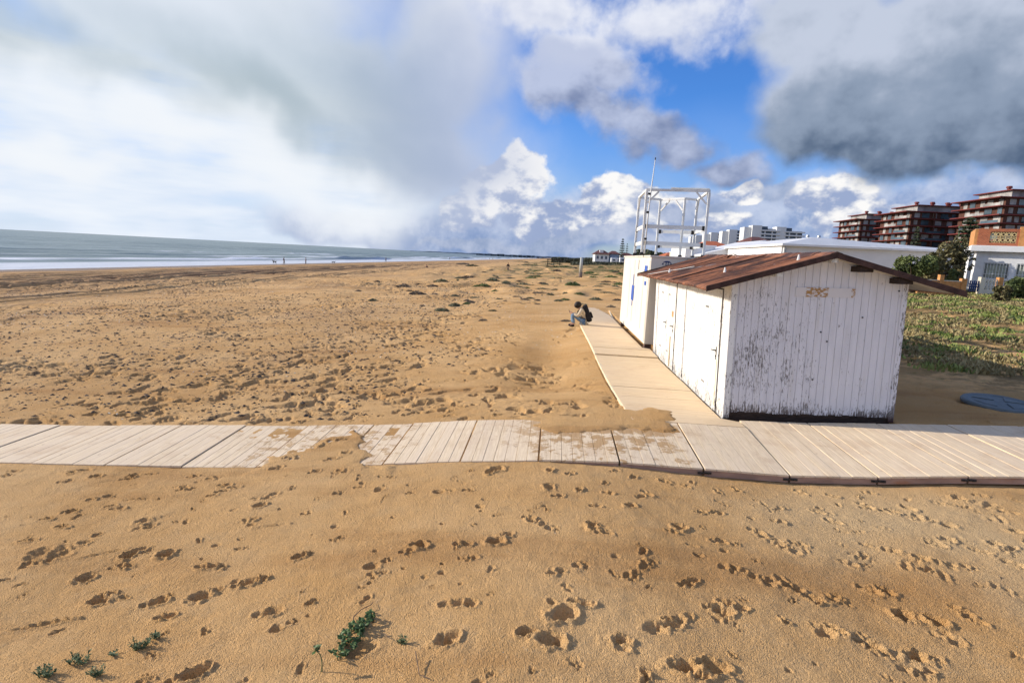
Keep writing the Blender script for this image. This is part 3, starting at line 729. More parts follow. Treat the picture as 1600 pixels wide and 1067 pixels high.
wall_boards(lambda s, d: (W - s, Ln + d), 24, W, .06, lambda s: roofz(W - s) - .035).build('rear_wall', 'gable_paint', hut)
sw = wall_boards(lambda s, d: (-d, Ln - s), 52, Ln, -.03, lambda s: roofz(0) - .035, groove=.005, gd=.007)
sw.build('side_wall', 'side_paint', hut)
wall_boards(lambda s, d: (W + d, s), 52, Ln, .06, lambda s: roofz(W) - .035).build('land_side_wall', 'gable_paint', hut)
b = MB().box(-.016, .085, -.018, .0, .03, roofz(0) - .05).box(-.018, .0, .0, .10, -.02, roofz(0) - .05)
bevel(b.build('corner_board', 'trim_paint', hut), .004)
b = MB().box(W - .07, W + .016, -.016, -.002, .05, roofz(W) - .05)
bevel(b.build('corner_board', 'gable_paint', hut), .004)
sk = MB().box(.04, W - .03, .02, .10, -.16, .10).box(.02, .09, .10, Ln - .05, -.16, .09).box(W - .1, W - .04, .1, Ln - .05, -.12, .09).box(.04, W - .04, Ln - .1, Ln - .03, -.14, .09)
sk.box(1.55, 2.05, .005, .02, -.05, .045)
sk.split('base_frame', 'dark_wood', hut)
# painted-over sign board
sg = MB().box(.98, 1.90, -.011, -.004, 2.06, 2.21); sg.build('sign_patch', 'sign', hut)
bl = MB()
for x, z in ((1.43, 1.50), (1.54, 1.35), (2.56, 2.18), (1.37, .72), (2.05, 1.75)): bl.tube([(x, .004, z), (x, -.012, z)], .013, 8)
bl.split('bolt_head', 'dark', hut)
# doors on the sea side
def door(y0, y1, z0=.015, z1=2.12, hy=None, hz=1.02, slit=True, pipe=False, label=None):
    bk = MB().box(-.0075, -.0015, y0 - .018, y1 + .018, z0 - .01, z1 + .02)
    d = MB(); n = max(2, int(round((y1 - y0) / .16))); w = (y1 - y0) / n
    for i in range(n): d.box(-.022, -.0095, y0 + i * w + .0015, y0 + (i + 1) * w - .0015, z0, z1)
    o = d.build('door', 'side_paint', hut); bevel(o, .002)
    bk.build('door_gap', 'dark_wood', o)
    for hz_ in (.35, 1.75): MB().box(-.0275, -.0225, (y1 - .22) if hy < (y0 + y1) / 2 else y0, y1 if hy < (y0 + y1) / 2 else y0 + .22, hz_, hz_ + .035).build('hinge', 'galv', o)
    if hy is not None:
        h = MB().box(-.028, -.0225, hy - .02, hy + .02, hz - .11, hz + .11).tube([(-.028, hy, hz + .05), (-.075, hy, hz + .05), (-.078, hy + (.11 if hy < (y0 + y1) / 2 else -.11), hz + .045)], .011)
        h.tube([(-.0225, hy, hz - .05), (-.040, hy, hz - .05)], .014)
        h.build('handle', 'dark', o)
    if pipe:
        MB().box(-.036, -.0225, hy - .004, hy + .03, z0 + .02, hz - .16).build('bare_strip', 'deck_edge_pale', o)
    return o
door(.46, 1.46, hy=.58, pipe=False)
MB().box(-.030, -.0225, .50, .53, .10, .92).build('bare_strip', 'deck_edge_pale', hut)
door(4.16, 5.02, hy=4.30, hz=1.0)
door(5.05, 5.92, hy=5.17, hz=1.0)
MB().box(-.05, -.0225, 4.50, 4.545, .05, .78).build('prop_batten', 'deck_edge_pale', hut)
MB().box(-.032, -.0225, 4.33, 4.50, 1.26, 1.40).build('notice_plate', simple('notice_wood', (.46, .27, .12), .8, .25, 12), hut)
MB().box(-.022, -.002, 3.18, 3.28, .05, 2.16).box(-.022, -.002, 6.55, 6.65, .05, 2.16).split('cover_strip', 'trim_paint', hut)
# purlins and rafters showing under the overhangs
for x in (.62, RX, 1.90, 2.50):
    z = roofz(x) - .050; m = MB().box(x - (.05 if x < 1.6 else .10), x + (.05 if x < 1.6 else .10), -.28, Ln + .26, z - .085, z)
    bevel(m.build('purlin', 'dark_wood' if x not in (RX, .62) else 'trim_paint', hut), .004)
# white soffit boards under the roof sheets
sf = MB()
for (xa, xb) in ((-.44, RX - .01), (RX + .01, 3.28)):
    vs = []
    for dz in (-.046, -.034):
        for (x, y) in ((xa, -.27), (xb, -.27), (xb, Ln + .26), (xa, Ln + .26)): vs.append((x, y, roofz(x) + dz))
    sf.add(vs, [(0, 3, 2, 1), (4, 5, 6, 7), (0, 1, 5, 4), (1, 2, 6, 5), (2, 3, 7, 6), (3, 0, 4, 7)])
sf.split('soffit', simple('soffit_board', (.50, .45, .36), .8, .15, 6), hut)
# corrugated roof
ny = 640; yy = np.linspace(-.32, Ln + .30, ny); xs1 = np.concatenate([np.linspace(-.50, RX, 15), np.linspace(RX, 3.36, 15)[1:]])
GX2, GY2 = np.meshgrid(xs1, yy, indexing='ij')
lap = (np.floor((np.abs(GX2 - RX)) / .66)) * -.006
sag = -.035 * np.exp(-((GY2 - 4.2) / 1.4) ** 2) * np.exp(-((GX2 - RX) / .9) ** 2) + (fbm(GX2 * 1.3, GY2 * 1.1, 2, 201) - .5) * .035
Zr = RZ - SLP * np.sqrt((GX2 - RX) ** 2 + .004) + .018 * np.cos(GY2 * 2 * math.pi / .095) + lap + sag
topv = np.stack([GX2, GY2, Zr], -1).reshape(-1, 3); botv = topv - [0, 0, .012]
nx = len(xs1); V = np.concatenate([topv, botv]); off = nx * ny
ii, jj = np.meshgrid(np.arange(nx - 1), np.arange(ny - 1), indexing='ij'); a0 = (ii * ny + jj).ravel()
q = np.stack([a0, a0 + ny, a0 + ny + 1, a0 + 1], 1); fs = [q, (q + off)[:, ::-1]]
for i in (0, nx - 1):
    k = i * ny + np.arange(ny - 1); fs.append(np.stack([k, k + 1, k + 1 + off, k + off], 1))
for j in (0, ny - 1):
    k = np.arange(nx - 1) * ny + j; fs.append(np.stack([k, k + ny, k + ny + off, k + off], 1))
roof = np_mesh('roof', V, np.concatenate(fs), 'roof', hut)
vg = MB()
for (xa, xb) in ((-.50, RX), (RX, 3.36)):
    for (y0, y1) in ((-.345, -.318), (Ln + .302, Ln + .33)):
        vs = []
        for dz in (-.068, .022):
            for (x, y) in ((xa, y0), (xb, y0), (xb, y1), (xa, y1)): vs.append((x, y, roofz(x) + dz))
        vg.add(vs, [(0, 3, 2, 1), (4, 5, 6, 7), (0, 1, 5, 4), (1, 2, 6, 5), (2, 3, 7, 6), (3, 0, 4, 7)])
vg.split('verge_board', simple('verge_wood', (.055, .028, .022), .8, .4, 8, bmp=.3), roof, .005)
rc = MB()
nseg = 40
for i in range(nseg):
    y0 = -.32 + i * (Ln + .62) / nseg; y1 = y0 + (Ln + .62) / nseg * .985; dz = RNG.uniform(-.004, .006) + (-.03 * math.exp(-(((y0 + y1) / 2 - 4.2) / 1.4) ** 2)) + (.03 if i == 27 else 0)
    vs = []
    for y in (y0, y1):
        for (dx, z) in ((-.17, -.045), (-.08, .016), (0, .042), (.08, .016), (.17, -.045)): vs.append((RX + dx, y, RZ + z + dz - .01))
    rc.add(vs, [(j, j + 1, j + 6, j + 5) for j in range(4)])
rc.build('ridge_cap', 'roof', roof, smooth=True)
# crosswise laps that read as dark lines and small pale vents
for y in (2.35, 4.75):
    lp = MB(); vs = []
    for dz in (.016, .030):
        for (x, yv) in ((-.49, y), (RX - .05, y), (RX - .05, y + .045), (-.49, y + .045)): vs.append((x, yv, roofz(x) + dz))
    lp.add(vs, [(0, 3, 2, 1), (4, 5, 6, 7), (0, 1, 5, 4), (1, 2, 6, 5), (2, 3, 7, 6), (3, 0, 4, 7)]); lp.build('lap_strip', 'dark_wood', roof)
for (x, y) in ((.22, 1.25), (1.05, .15), (-.1, 4.7)):
    MB().tube([(x, y, roofz(x)), (x, y, roofz(x) + .09)], [.03, .012], 8).build('fixing_cap', 'white_metal', roof)
MB().tube([(-.47, 5.6, roofz(-.47) + .03), (-.2, 5.1, roofz(-.2) + .035), (.1, 4.4, roofz(.1) + .035), (.35, 4.15, roofz(.35) + .035)], .007, 6).build('loose_cord', 'white_metal', roof)

# ------------------------------------------------------------------ cream cabin carrying the lookout frame
cb = empty('storage_cabin', (2.74, 17.0, .0), label='cream metal cabin with blue marks beyond the peeling hut, the white lookout frame on top', cat='cabin')
CW, CL, CH = 2.55, 6.4, 2.68
bevel(MB().box(0, CW, 0, CL, .14, CH).build('body', 'container', cb), .012)
pn = MB()
for i in range(6):
    y0 = .06 + i * (CL - .12) / 6; pn.box(-.014, -.001, y0 + .012, y0 + (CL - .12) / 6 - .012, .20, CH - (.10 if i != 2 else .4))
pn.split('side_panel', 'container', cb, .004)
pn = MB().box(-.0135, -.001, 2.28, 2.30, .2, CH - .1)
for y in (.95, 3.02, 4.1): pn.box(-.019, -.0145, y, y + .012, .5, 2.3)
pn.split('panel_seam', 'dark', cb)
rm = MB().box(-.03, CW + .03, -.03, CL + .03, CH, CH + .045); rm.build('roof_rim', 'container', cb)
ft = MB()
for (x, y) in ((.03, .05), (.03, CL - .25), (CW - .25, .05), (CW - .25, CL - .25)): ft.box(x, x + .2, y, y + .2, -.12, .14)
ft.split('foot', simple('foot_brown', (.12, .075, .06), .8, .3, 8), cb)
sgn = MB().box(-.032, -.0205, 2.85, 3.42, 1.22, 1.72).box(-.030, -.0205, 3.12, 3.20, 1.72, 2.10).box(-.030, -.0205, 3.10, 3.17, 1.02, 1.22)
sgn.build('blue_mark', 'blue_paint', cb)
MB().box(-.028, -.0205, .36, .86, 2.22, 2.42).box(-.028, -.0205, .40, .72, 1.84, 1.96).split('blue_mark', 'blue_paint', cb)
em = MB()     # small navy emblem: an arched shelter over two posts and a wave line
for i in range(10):
    t0, t1 = math.pi * i / 10, math.pi * (i + 1) / 10
    em.add([(.46 - .15 * math.cos(t), -.006, 2.47 + r * math.sin(t)) for r in (.055, .10) for t in (t0, t1)], [(0, 1, 3, 2)])
em.box(.30, .35, -.008, -.003, 2.44, 2.48).box(.57, .62, -.008, -.003, 2.44, 2.48).box(.42, .445, -.0085, -.003, 2.40, 2.54).box(.49, .515, -.0085, -.003, 2.40, 2.54).box(.36, .56, -.0075, -.003, 2.385, 2.40)
em.v = [((x_ - .46) * .85 + .46, y_, (z_ - 2.47) * .85 + 2.50) for x_, y_, z_ in em.v]
em.build('emblem', 'navy', cb)

# lookout frame
tw = empty('lookout_frame', (2.60, 17.0, CH + .05), label='open white metal lookout frame with six posts standing on the cream cabin', cat='lookout tower')
TP = dict(p1=(.05, 1.3), p2=(1.83, .95), p3=(.13, 3.5), p4=(.92, 3.9), p5=(1.62, 3.25), p6=(2.08, 3.45))
HT = 1.93
for k, (x, y) in TP.items():
    h = HT
    p = MB().bar((x, y, 0), (x, y, h), .075).build('post', 'white_metal', tw); bevel(p, .008)
    f_ = MB().box(x - .08, x + .08, y - .08, y + .08, 0, .025).box(x - .055, x + .055, y - .055, y + .055, .025, .09); f_.build('foot_plate', 'dark', p)
ring = ['p1', 'p2', 'p6', 'p5', 'p4', 'p3']
for i in range(6):
    a, c = TP[ring[i]], TP[ring[(i + 1) % 6]]
    zt0 = HT + .043
    o = MB().bar((*a, zt0), (*c, zt0), .06, .07).build('top_beam', 'white_metal', tw)
    d = Vector((c[0] - a[0], c[1] - a[1], 0)); L_ = d.length; d.normalize()
    for (pp, sg_) in ((a, 1), (c, -1)):
        if L_ > .9:
            q0 = Vector((*pp, HT - .34)) + d * sg_ * .05; q1 = Vector((*pp, HT + .0)) + d * sg_ * .36
            MB().bar(q0, q1, .045, .05).build('knee_brace', 'white_metal', tw)
MB().bar((TP['p1'][0] + .75, TP['p1'][1] + .1, HT + .13), (TP['p2'][0] + .03, TP['p2'][1] + .12, HT + .11), .16, .035).build('top_board', 'white_metal', tw)
for (a, c) in (('p1', 'p2'), ('p3', 'p1'), ('p4', 'p6'), ('p6', 'p2')):
    for z in (.38, .88):
        A, B = Vector((*TP[a], z)), Vector((*TP[c], z)); d = (B - A).normalized()
        o = MB().bar(A + d * .045, B - d * .045, .03, .115).build('rail', 'white_metal', tw)
        br_ = MB()
        for P_, s_ in ((A, 1), (B, -1)): q0 = P_ + d * s_ * .075; br_.box(q0.x - .035, q0.x + .035, q0.y - .035, q0.y + .035, q0.z - .07, q0.z + .065)
        br_.split('rail_bracket', 'dark', o)
fx, fy = TP['p1'][0] + .07, TP['p1'][1] - .07
fl = MB().tube([(fx, fy, .05), (fx + .015, fy, 1.2), (fx + .05, fy, 2.1), (fx + .09, fy, 2.86)], [.026, .024, .018, .012], 8)
fo_ = fl.build('flag_pole', 'white_metal', tw, smooth=True)
MB().tube([(fx + .09, fy, 2.85), (fx + .095, fy, 2.92)], [.02, .012], 8).build('pole_tip', 'dark', fo_)
cl = MB()
for z in (.5, 1.3, 1.85): cl.box(fx - .035, fx + .035, fy - .03, fy + .05, z - .03, z + .03)
cl.split('pole_clamp', 'dark', fo_)
#@@MARK2
# ------------------------------------------------------------------ blue lid lying on the sand
g = on_ground(1562, 634); lid = empty('tank_lid', (g.x, g.y, surf(g.x, g.y) + .03), label='round blue plastic tank lid lying on the shaded sand right of the hut', cat='tank lid')
lid.rotation_euler = (rad(3), rad(-2), rad(20))
m = MB(); prof = [(.0, .035), (.50, .035), (.56, .03), (.60, .065), (.68, .07), (.72, .05), (.745, -.02), (.745, -.13)]; n = 48; vs = []; fs = []
for (r_, z_) in prof:
    for k in range(n): vs.append((r_ * math.cos(2 * math.pi * k / n), r_ * math.sin(2 * math.pi * k / n), z_))
for i in range(len(prof) - 1):
    for k in range(n): fs.append((i * n + k, i * n + (k + 1) % n, (i + 1) * n + (k + 1) % n, (i + 1) * n + k)[::-1])
m.add(vs, fs).build('disc', 'lid_blue', lid, smooth=False)
for s in (0, 1, 2, 3):
    a = s * math.pi / 2; m = MB(); P = [(.14, -.0), (.48, -.27), (.53, 0), (.48, .27)]
    P = [(x * math.cos(a) - y * math.sin(a), x * math.sin(a) + y * math.cos(a)) for x, y in P]
    m.add([(x, y, .036) for x, y in P] + [(x * .94, y * .94, .075) for x, y in P], [(4, 5, 6, 7), (0, 1, 5, 4), (1, 2, 6, 5), (2, 3, 7, 6), (3, 0, 4, 7)])
    bevel(m.build('raised_rib', 'lid_blue', lid), .01)

# ------------------------------------------------------------------ people
def skinned(name, J, Ed, mat, parent, sub=1):
    """J: name -> ((x,y,z), radius). One continuous skin grown over connected edges"""
    names = list(J); me = bpy.data.meshes.new(name); me.from_pydata([J[k][0] for k in names], [(names.index(a), names.index(b)) for a, b in Ed], [])
    o = bpy.data.objects.new(name, me); COL.objects.link(o)
    md = o.modifiers.new('skin', 'SKIN'); md.use_smooth_shade = True
    if not me.skin_vertices: 
        me.skin_vertices.new() if hasattr(me.skin_vertices, 'new') else None
    sv = me.skin_vertices[0].data if me.skin_vertices else None
    if sv:
        for i, k in enumerate(names):
            r_ = J[k][1]; sv[i].radius = (r_, r_) if not hasattr(r_, '__len__') else r_
        sv[0].use_root = True
    s = o.modifiers.new('sub', 'SUBSURF'); s.levels = s.render_levels = sub
    dg = bpy.context.evaluated_depsgraph_get(); dg.update()
    m2 = bpy.data.meshes.new_from_object(o.evaluated_get(dg)); m2.name = name
    bpy.data.objects.remove(o)
    o = bpy.data.objects.new(name, m2); COL.objects.link(o); m2.materials.clear(); m2.materials.append(MT[mat])
    m2.polygons.foreach_set('use_smooth', [True] * len(m2.polygons)); o.parent = parent
    return o
def ell(name, c, r, mat, parent, rot=(0, 0, 0), seg=14):
    bm = bmesh.new(); bmesh.ops.create_uvsphere(bm, u_segments=seg, v_segments=10, radius=1)
    M_ = Matrix.Translation(c) @ Matrix.Rotation(rot[2], 4, 'Z') @ Matrix.Rotation(rot[1], 4, 'Y') @ Matrix.Rotation(rot[0], 4, 'X') @ Matrix.Diagonal((*r, 1))
    bmesh.ops.transform(bm, matrix=M_, verts=bm.verts); me = bpy.data.meshes.new(name); bm.to_mesh(me); bm.free()
    o = bpy.data.objects.new(name, me); COL.objects.link(o); me.materials.append(MT[mat]); me.polygons.foreach_set('use_smooth', [True] * len(me.polygons)); o.parent = parent; return o
def hand_chain(J, Ed, wrist, palm, fdir, side, pre):
    """palm and five separate bent fingers at the end of an arm; fdir finger direction, side towards thumb"""
    w = Vector(J[wrist][0]); f = Vector(fdir).normalized(); s = Vector(side).normalized(); dn = f.cross(s).normalized()
    pc = w + f * .055; J[pre + 'palm'] = (tuple(pc), (.030, .018)); Ed.append((wrist, pre + 'palm'))
    for k, (o_, l_) in enumerate(((.026, .068), (.009, .076), (-.009, .070), (-.026, .055))):
        b = pc + s * o_ + f * .035; J[f'{pre}f{k}a'] = (tuple(b), .0095); m_ = b + f * l_ * .5 + dn * .012; J[f'{pre}f{k}b'] = (tuple(m_), .0088); e = m_ + f * l_ * .35 + dn * .03; J[f'{pre}f{k}c'] = (tuple(e), .0075)
        Ed += [(pre + 'palm', f'{pre}f{k}a'), (f'{pre}f{k}a', f'{pre}f{k}b'), (f'{pre}f{k}b', f'{pre}f{k}c')]
    t0 = pc + s * .036 - f * .02; t1 = t0 + s * .02 + f * .035 + dn * .01
    J[pre + 't0'] = (tuple(t0), .011); J[pre + 't1'] = (tuple(t1), .009); Ed += [(pre + 'palm', pre + 't0'), (pre + 't0', pre + 't1')]

# seated person, facing the sea (-x)
px_, py_ = .80, 22.3; gz = surf(px_, py_)
sit = empty('person', (px_, py_, gz + .0), label='person in a cream coat and blue jeans sitting hunched on the boardwalk edge', cat='person')
hz_ = .05 - gz
J = dict(pel=((.47, 0, hz_ + .11), .11), sp1=((.45, 0, hz_ + .28), .10), sp2=((.38, 0, hz_ + .46), .11), neck=((.25, 0, hz_ + .60), .055), head0=((.19, 0, hz_ + .65), .07), head1=((.12, 0, hz_ + .70), .085), chin=((.065, 0, hz_ + .625), .05), nose=((.025, 0, hz_ + .672), .017),
         shL=((.33, .17, hz_ + .54), .055), elL=((.20, .24, hz_ + .30), .042), wrL=((-.02, .10, hz_ + .38), .028), shR=((.33, -.17, hz_ + .54), .055), elR=((.20, -.24, hz_ + .30), .042), wrR=((-.02, -.10, hz_ + .38), .028),
         hiL=((.40, .09, hz_ + .10), .085), knL=((-.03, .12, .50), .055), anL=((.02, .11, .09), .038), toL=((-.13, .12, .045), .035), hiR=((.40, -.09, hz_ + .10), .085), knR=((-.03, -.12, .50), .055), anR=((.06, -.11, .09), .038), toR=((-.09, -.12, .045), .035))
Ed = [('pel', 'sp1'), ('sp1', 'sp2'), ('sp2', 'neck'), ('neck', 'head0'), ('head0', 'head1'), ('head1', 'chin'), ('head1', 'nose'), ('sp2', 'shL'), ('shL', 'elL'), ('elL', 'wrL'), ('sp2', 'shR'), ('shR', 'elR'), ('elR', 'wrR'), ('pel', 'hiL'), ('hiL', 'knL'), ('knL', 'anL'), ('anL', 'toL'), ('pel', 'hiR'), ('hiR', 'knR'), ('knR', 'anR'), ('anR', 'toR')]
hand_chain(J, Ed, 'wrL', 'pL', (-1, -.6, .5), (0, -.3, 1), 'L'); hand_chain(J, Ed, 'wrR', 'pR', (-1, .6, .5), (0, .3, 1), 'R')
skinned('body', J, Ed, 'skin', sit)
def sub(keys, grow, mv=None):
    d = {k: (J[k][0], J[k][1] + grow) for k in keys}
    if mv: d.update(mv)
    return d
coat = sub(['pel', 'sp1', 'sp2', 'shL', 'elL', 'shR', 'elR'], .03, dict(wl=((.02, .12, hz_ + .37), .045), wr=((.02, -.12, hz_ + .37), .045), hem=((.46, 0, hz_ + .04), .15), col=((.28, 0, hz_ + .575), .085)))
skinned('coat', coat, [('hem', 'pel'), ('pel', 'sp1'), ('sp1', 'sp2'), ('sp2', 'col'), ('sp2', 'shL'), ('shL', 'elL'), ('elL', 'wl'), ('sp2', 'shR'), ('shR', 'elR'), ('elR', 'wr')], 'cream_cloth', sit)
tr_ = sub(['pel', 'hiL', 'knL', 'hiR', 'knR'], .022, dict(al=((.02, .11, .12), .058), ar=((.06, -.11, .12), .058)))
skinned('trousers', tr_, [('pel', 'hiL'), ('hiL', 'knL'), ('knL', 'al'), ('pel', 'hiR'), ('hiR', 'knR'), ('knR', 'ar')], 'jeans', sit)
for (x, y) in ((.0, .115), (.04, -.115)):
    skinned('shoe', dict(a=((x + .05, y, .05), .05), b=((x - .05, y, .045), .05), c=((x - .15, y, .035), .038)), [('a', 'b'), ('b', 'c')], 'black_cloth', sit)
ell('hair', (.17, 0, hz_ + .72), (.15, .125, .13), 'hair', sit, (0, rad(-30), 0)); 
for s in (1, -1): ell('ear', (.135, s * .088, hz_ + .685), (.018, .008, .028), 'skin', sit)
ph_ = MB().box(-.012, .0, -.04, .04, -.075, .075); p_ = ph_.build('camera', 'dark'); p_.location = (px_ - .13, py_, gz + hz_ + .45); p_.rotation_euler = (0, rad(-25), 0); bevel(p_, .004)
tag(p_, 'small dark handheld phone held by the seated person in the cream coat', 'phone'); p_.name = 'phone'
lid.scale = (.78, .78, .35)
bp = empty('backpack', (px_ + .46, py_, gz + hz_ + .37), label='black backpack on the back of the person sitting on the boardwalk edge', cat='backpack'); bp.rotation_euler = (0, rad(-22), 0)
b_ = MB().box(.0, .20, -.18, .18, -.33, .34).build('bag', 'black_cloth', bp); bevel(b_, .07, 4)
b_ = MB().box(.19, .27, -.12, .12, -.22, .02).build('front_pocket', 'black_cloth', bp); bevel(b_, .04, 3)
for s in (1, -1): MB().tube([(.06, s * .12, .22), (-.10, s * .13, .27), (-.24, s * .14, .17), (-.24, s * .15, -.02), (.0, s * .15, -.2)], .016, 6).build('strap', 'black_cloth', bp, smooth=True)

def walker(px, py, h, rz, label, coat='grey_cloth', legs='black_cloth', stride=.16, group=None, kneel=False):
    g = on_ground(px, py, 2500); k = h / 1.72
    r_ = empty('person', g, rz, label=label, cat='person'); r_.scale = (k, k, k)
    if group: r_['group'] = group
    if kneel:
        J = dict(pel=((0, 0, .18), .13), sp=((.02, 0, .42), .12), nk=((.06, 0, .60), .05), hd=((.09, 0, .72), .09), sL=((.04, .17, .53), .05), eL=((.16, .2, .3), .04), wL=((.28, .1, .3), .03), sR=((.04, -.17, .53), .05), eR=((.16, -.2, .3), .04), wR=((.28, -.1, .3), .03), kL=((.38, .14, .42), .06), aL=((.45, .14, .06), .045), kR=((.38, -.14, .42), .06), aR=((.45, -.14, .06), .045))
        E_ = [('pel', 'sp'), ('sp', 'nk'), ('nk', 'hd'), ('sp', 'sL'), ('sL', 'eL'), ('eL', 'wL'), ('sp', 'sR'), ('sR', 'eR'), ('eR', 'wR'), ('pel', 'kL'), ('kL', 'aL'), ('pel', 'kR'), ('kR', 'aR')]
        skinned('body', J, E_, 'skin', r_)
        skinned('jacket', {q: (J[q][0], J[q][1] + .025) for q in ('pel', 'sp', 'sL', 'eL', 'sR', 'eR')}, [e for e in E_ if not set(e) - {'pel', 'sp', 'sL', 'eL', 'sR', 'eR'}], coat, r_)
        skinned('trousers', {q: (J[q][0], J[q][1] + .02) for q in ('pel', 'kL', 'aL', 'kR', 'aR')}, [e for e in E_ if not set(e) - {'pel', 'kL', 'aL', 'kR', 'aR'}], legs, r_)
        ell('hair', (.075, 0, .75), (.10, .095, .095), 'hair', r_, seg=8); return r_
    s = stride
    J = dict(pel=((0, 0, .92), .12), sp=((.0, 0, 1.15), .11), ch=((.02, 0, 1.32), .13), nk=((.03, 0, 1.49), .05), hd=((.05, 0, 1.61), .095), sL=((.01, .19, 1.40), .05), eL=((-.06 - s * .3, .25, 1.13), .04), wL=((.02 - s * .2, .25, .90), .03), hL=((.05, .25, .82), .028), sR=((.01, -.19, 1.40), .05), eR=((-.04 + s * .6, -.25, 1.13), .04), wR=((.12 + s * .6, -.22, .95), .03), hR=((.17 + s * .6, -.22, .89), .028),
             kL=((.05 + s * .7, .10, .50), .065), aL=((s, .10, .09), .042), tL=((s + .13, .11, .04), .032), kR=((.04 - s * .2, -.10, .50), .065), aR=((-s, -.10, .10), .042), tR=((-s + .13, -.11, .04), .032))
    E_ = [('pel', 'sp'), ('sp', 'ch'), ('ch', 'nk'), ('nk', 'hd'), ('ch', 'sL'), ('sL', 'eL'), ('eL', 'wL'), ('wL', 'hL'), ('ch', 'sR'), ('sR', 'eR'), ('eR', 'wR'), ('wR', 'hR'), ('pel', 'kL'), ('kL', 'aL'), ('aL', 'tL'), ('pel', 'kR'), ('kR', 'aR'), ('aR', 'tR')]
    skinned('body', J, E_, 'skin', r_)
    up_ = ('pel', 'sp', 'ch', 'sL', 'eL', 'wL', 'sR', 'eR', 'wR'); lo_ = ('pel', 'kL', 'aL', 'kR', 'aR')
    skinned('jacket', {q: (J[q][0], J[q][1] + .028) for q in up_}, [e for e in E_ if not set(e) - set(up_)], coat, r_)
    skinned('trousers', {q: (J[q][0], J[q][1] + .022) for q in lo_}, [e for e in E_ if not set(e) - set(lo_)], legs, r_)
    ell('hair', (.03, 0, 1.655), (.105, .10, .10), 'hair', r_, seg=8)
    return r_
walker(793.5, 424.2, 1.72, rad(80), 'person in dark clothes walking alone on the open sand, nearest of the walkers', 'black_cloth', 'grey_cloth', .2)
walker(666, 418.5, 1.6, rad(60), 'dark-dressed person sitting low on the open sand between the huts and the water', 'black_cloth', 'grey_cloth', kneel=True)
walker(443.5, 413, 1.70, rad(30), 'person in a dark jacket at the waterline, nearest to the black dog', 'black_cloth', 'tan_cloth', .18)
walker(478, 413, 1.70, rad(200), 'person in grey standing at the water right of the dog walker', 'grey_cloth', 'black_cloth', .04)
walker(603, 409, 1.65, rad(150), 'person in a tan jacket at the waterline midway along the beach', 'tan_cloth', 'grey_cloth', .2)
walker(702.5, 406.2, 1.72, rad(90), 'lone tiny figure in black on the far wet sand', 'black_cloth', 'black_cloth', .12)
walker(765, 405.4, 1.72, rad(90), 'left one of the pair of tiny figures at the far waterline', 'grey_cloth', 'black_cloth', .12)
walker(770, 405.6, 1.75, rad(90), 'right one of the two tiny figures at the far waterline', 'red_cloth', 'black_cloth', .12)
def dog(px, py, rz, label, L_=.9, lie=False):
    g = on_ground(px, py, 2500); r_ = empty('dog', g, rz, label=label, cat='dog'); r_.scale = (L_, L_, L_); dz = -.22 if lie else 0
    J = dict(ch=((.22, 0, .52 + dz), .14), ab=((-.12, 0, .55 + dz), .10), hp=((-.32, 0, .54 + dz), .11), nk=((.40, 0, .66 + dz), .075), hd=((.52, 0, .74 + dz), .075), mz=((.66, 0, .70 + dz), .035), ta=((-.46, 0, .60 + dz), .03), tb=((-.66, 0, .72 + dz), .018))
    E_ = [('ch', 'ab'), ('ab', 'hp'), ('ch', 'nk'), ('nk', 'hd'), ('hd', 'mz'), ('hp', 'ta'), ('ta', 'tb')]
    for s, y in (('l', .09), ('r', -.09)):
        st_ = .05 if s == 'l' else -.04
        J['s' + s] = ((.24, y, .38 + dz * .8), .06); J['c' + s] = ((.22 + st_, y, .20 + dz * .5), .032); J['p' + s] = ((.26 + st_ * 2, y, .03), .03)
        J['u' + s] = ((-.28, y, .40 + dz * .8), .075); J['k' + s] = ((-.24 - st_, y, .30 + dz * .5), .05); J['h' + s] = ((-.38 - st_, y, .18 + dz * .4), .03); J['q' + s] = ((-.33 - st_, y, .03), .028)
        E_ += [('ch', 's' + s), ('s' + s, 'c' + s), ('c' + s, 'p' + s), ('hp', 'u' + s), ('u' + s, 'k' + s), ('k' + s, 'h' + s), ('h' + s, 'q' + s)]
    skinned('body', J, E_, 'dog', r_)
    for y in (.05, -.05): ell('ear', (.49, y, .80 + dz), (.03, .015, .05), 'dog', r_, seg=8)
dog(429, 412.6, rad(170), 'black dog on the wet sand beside the leftmost walker', 1.1)
dog(521, 411.2, rad(20), 'dark dog lying by the waterline right of the person in grey', 1.0, True)

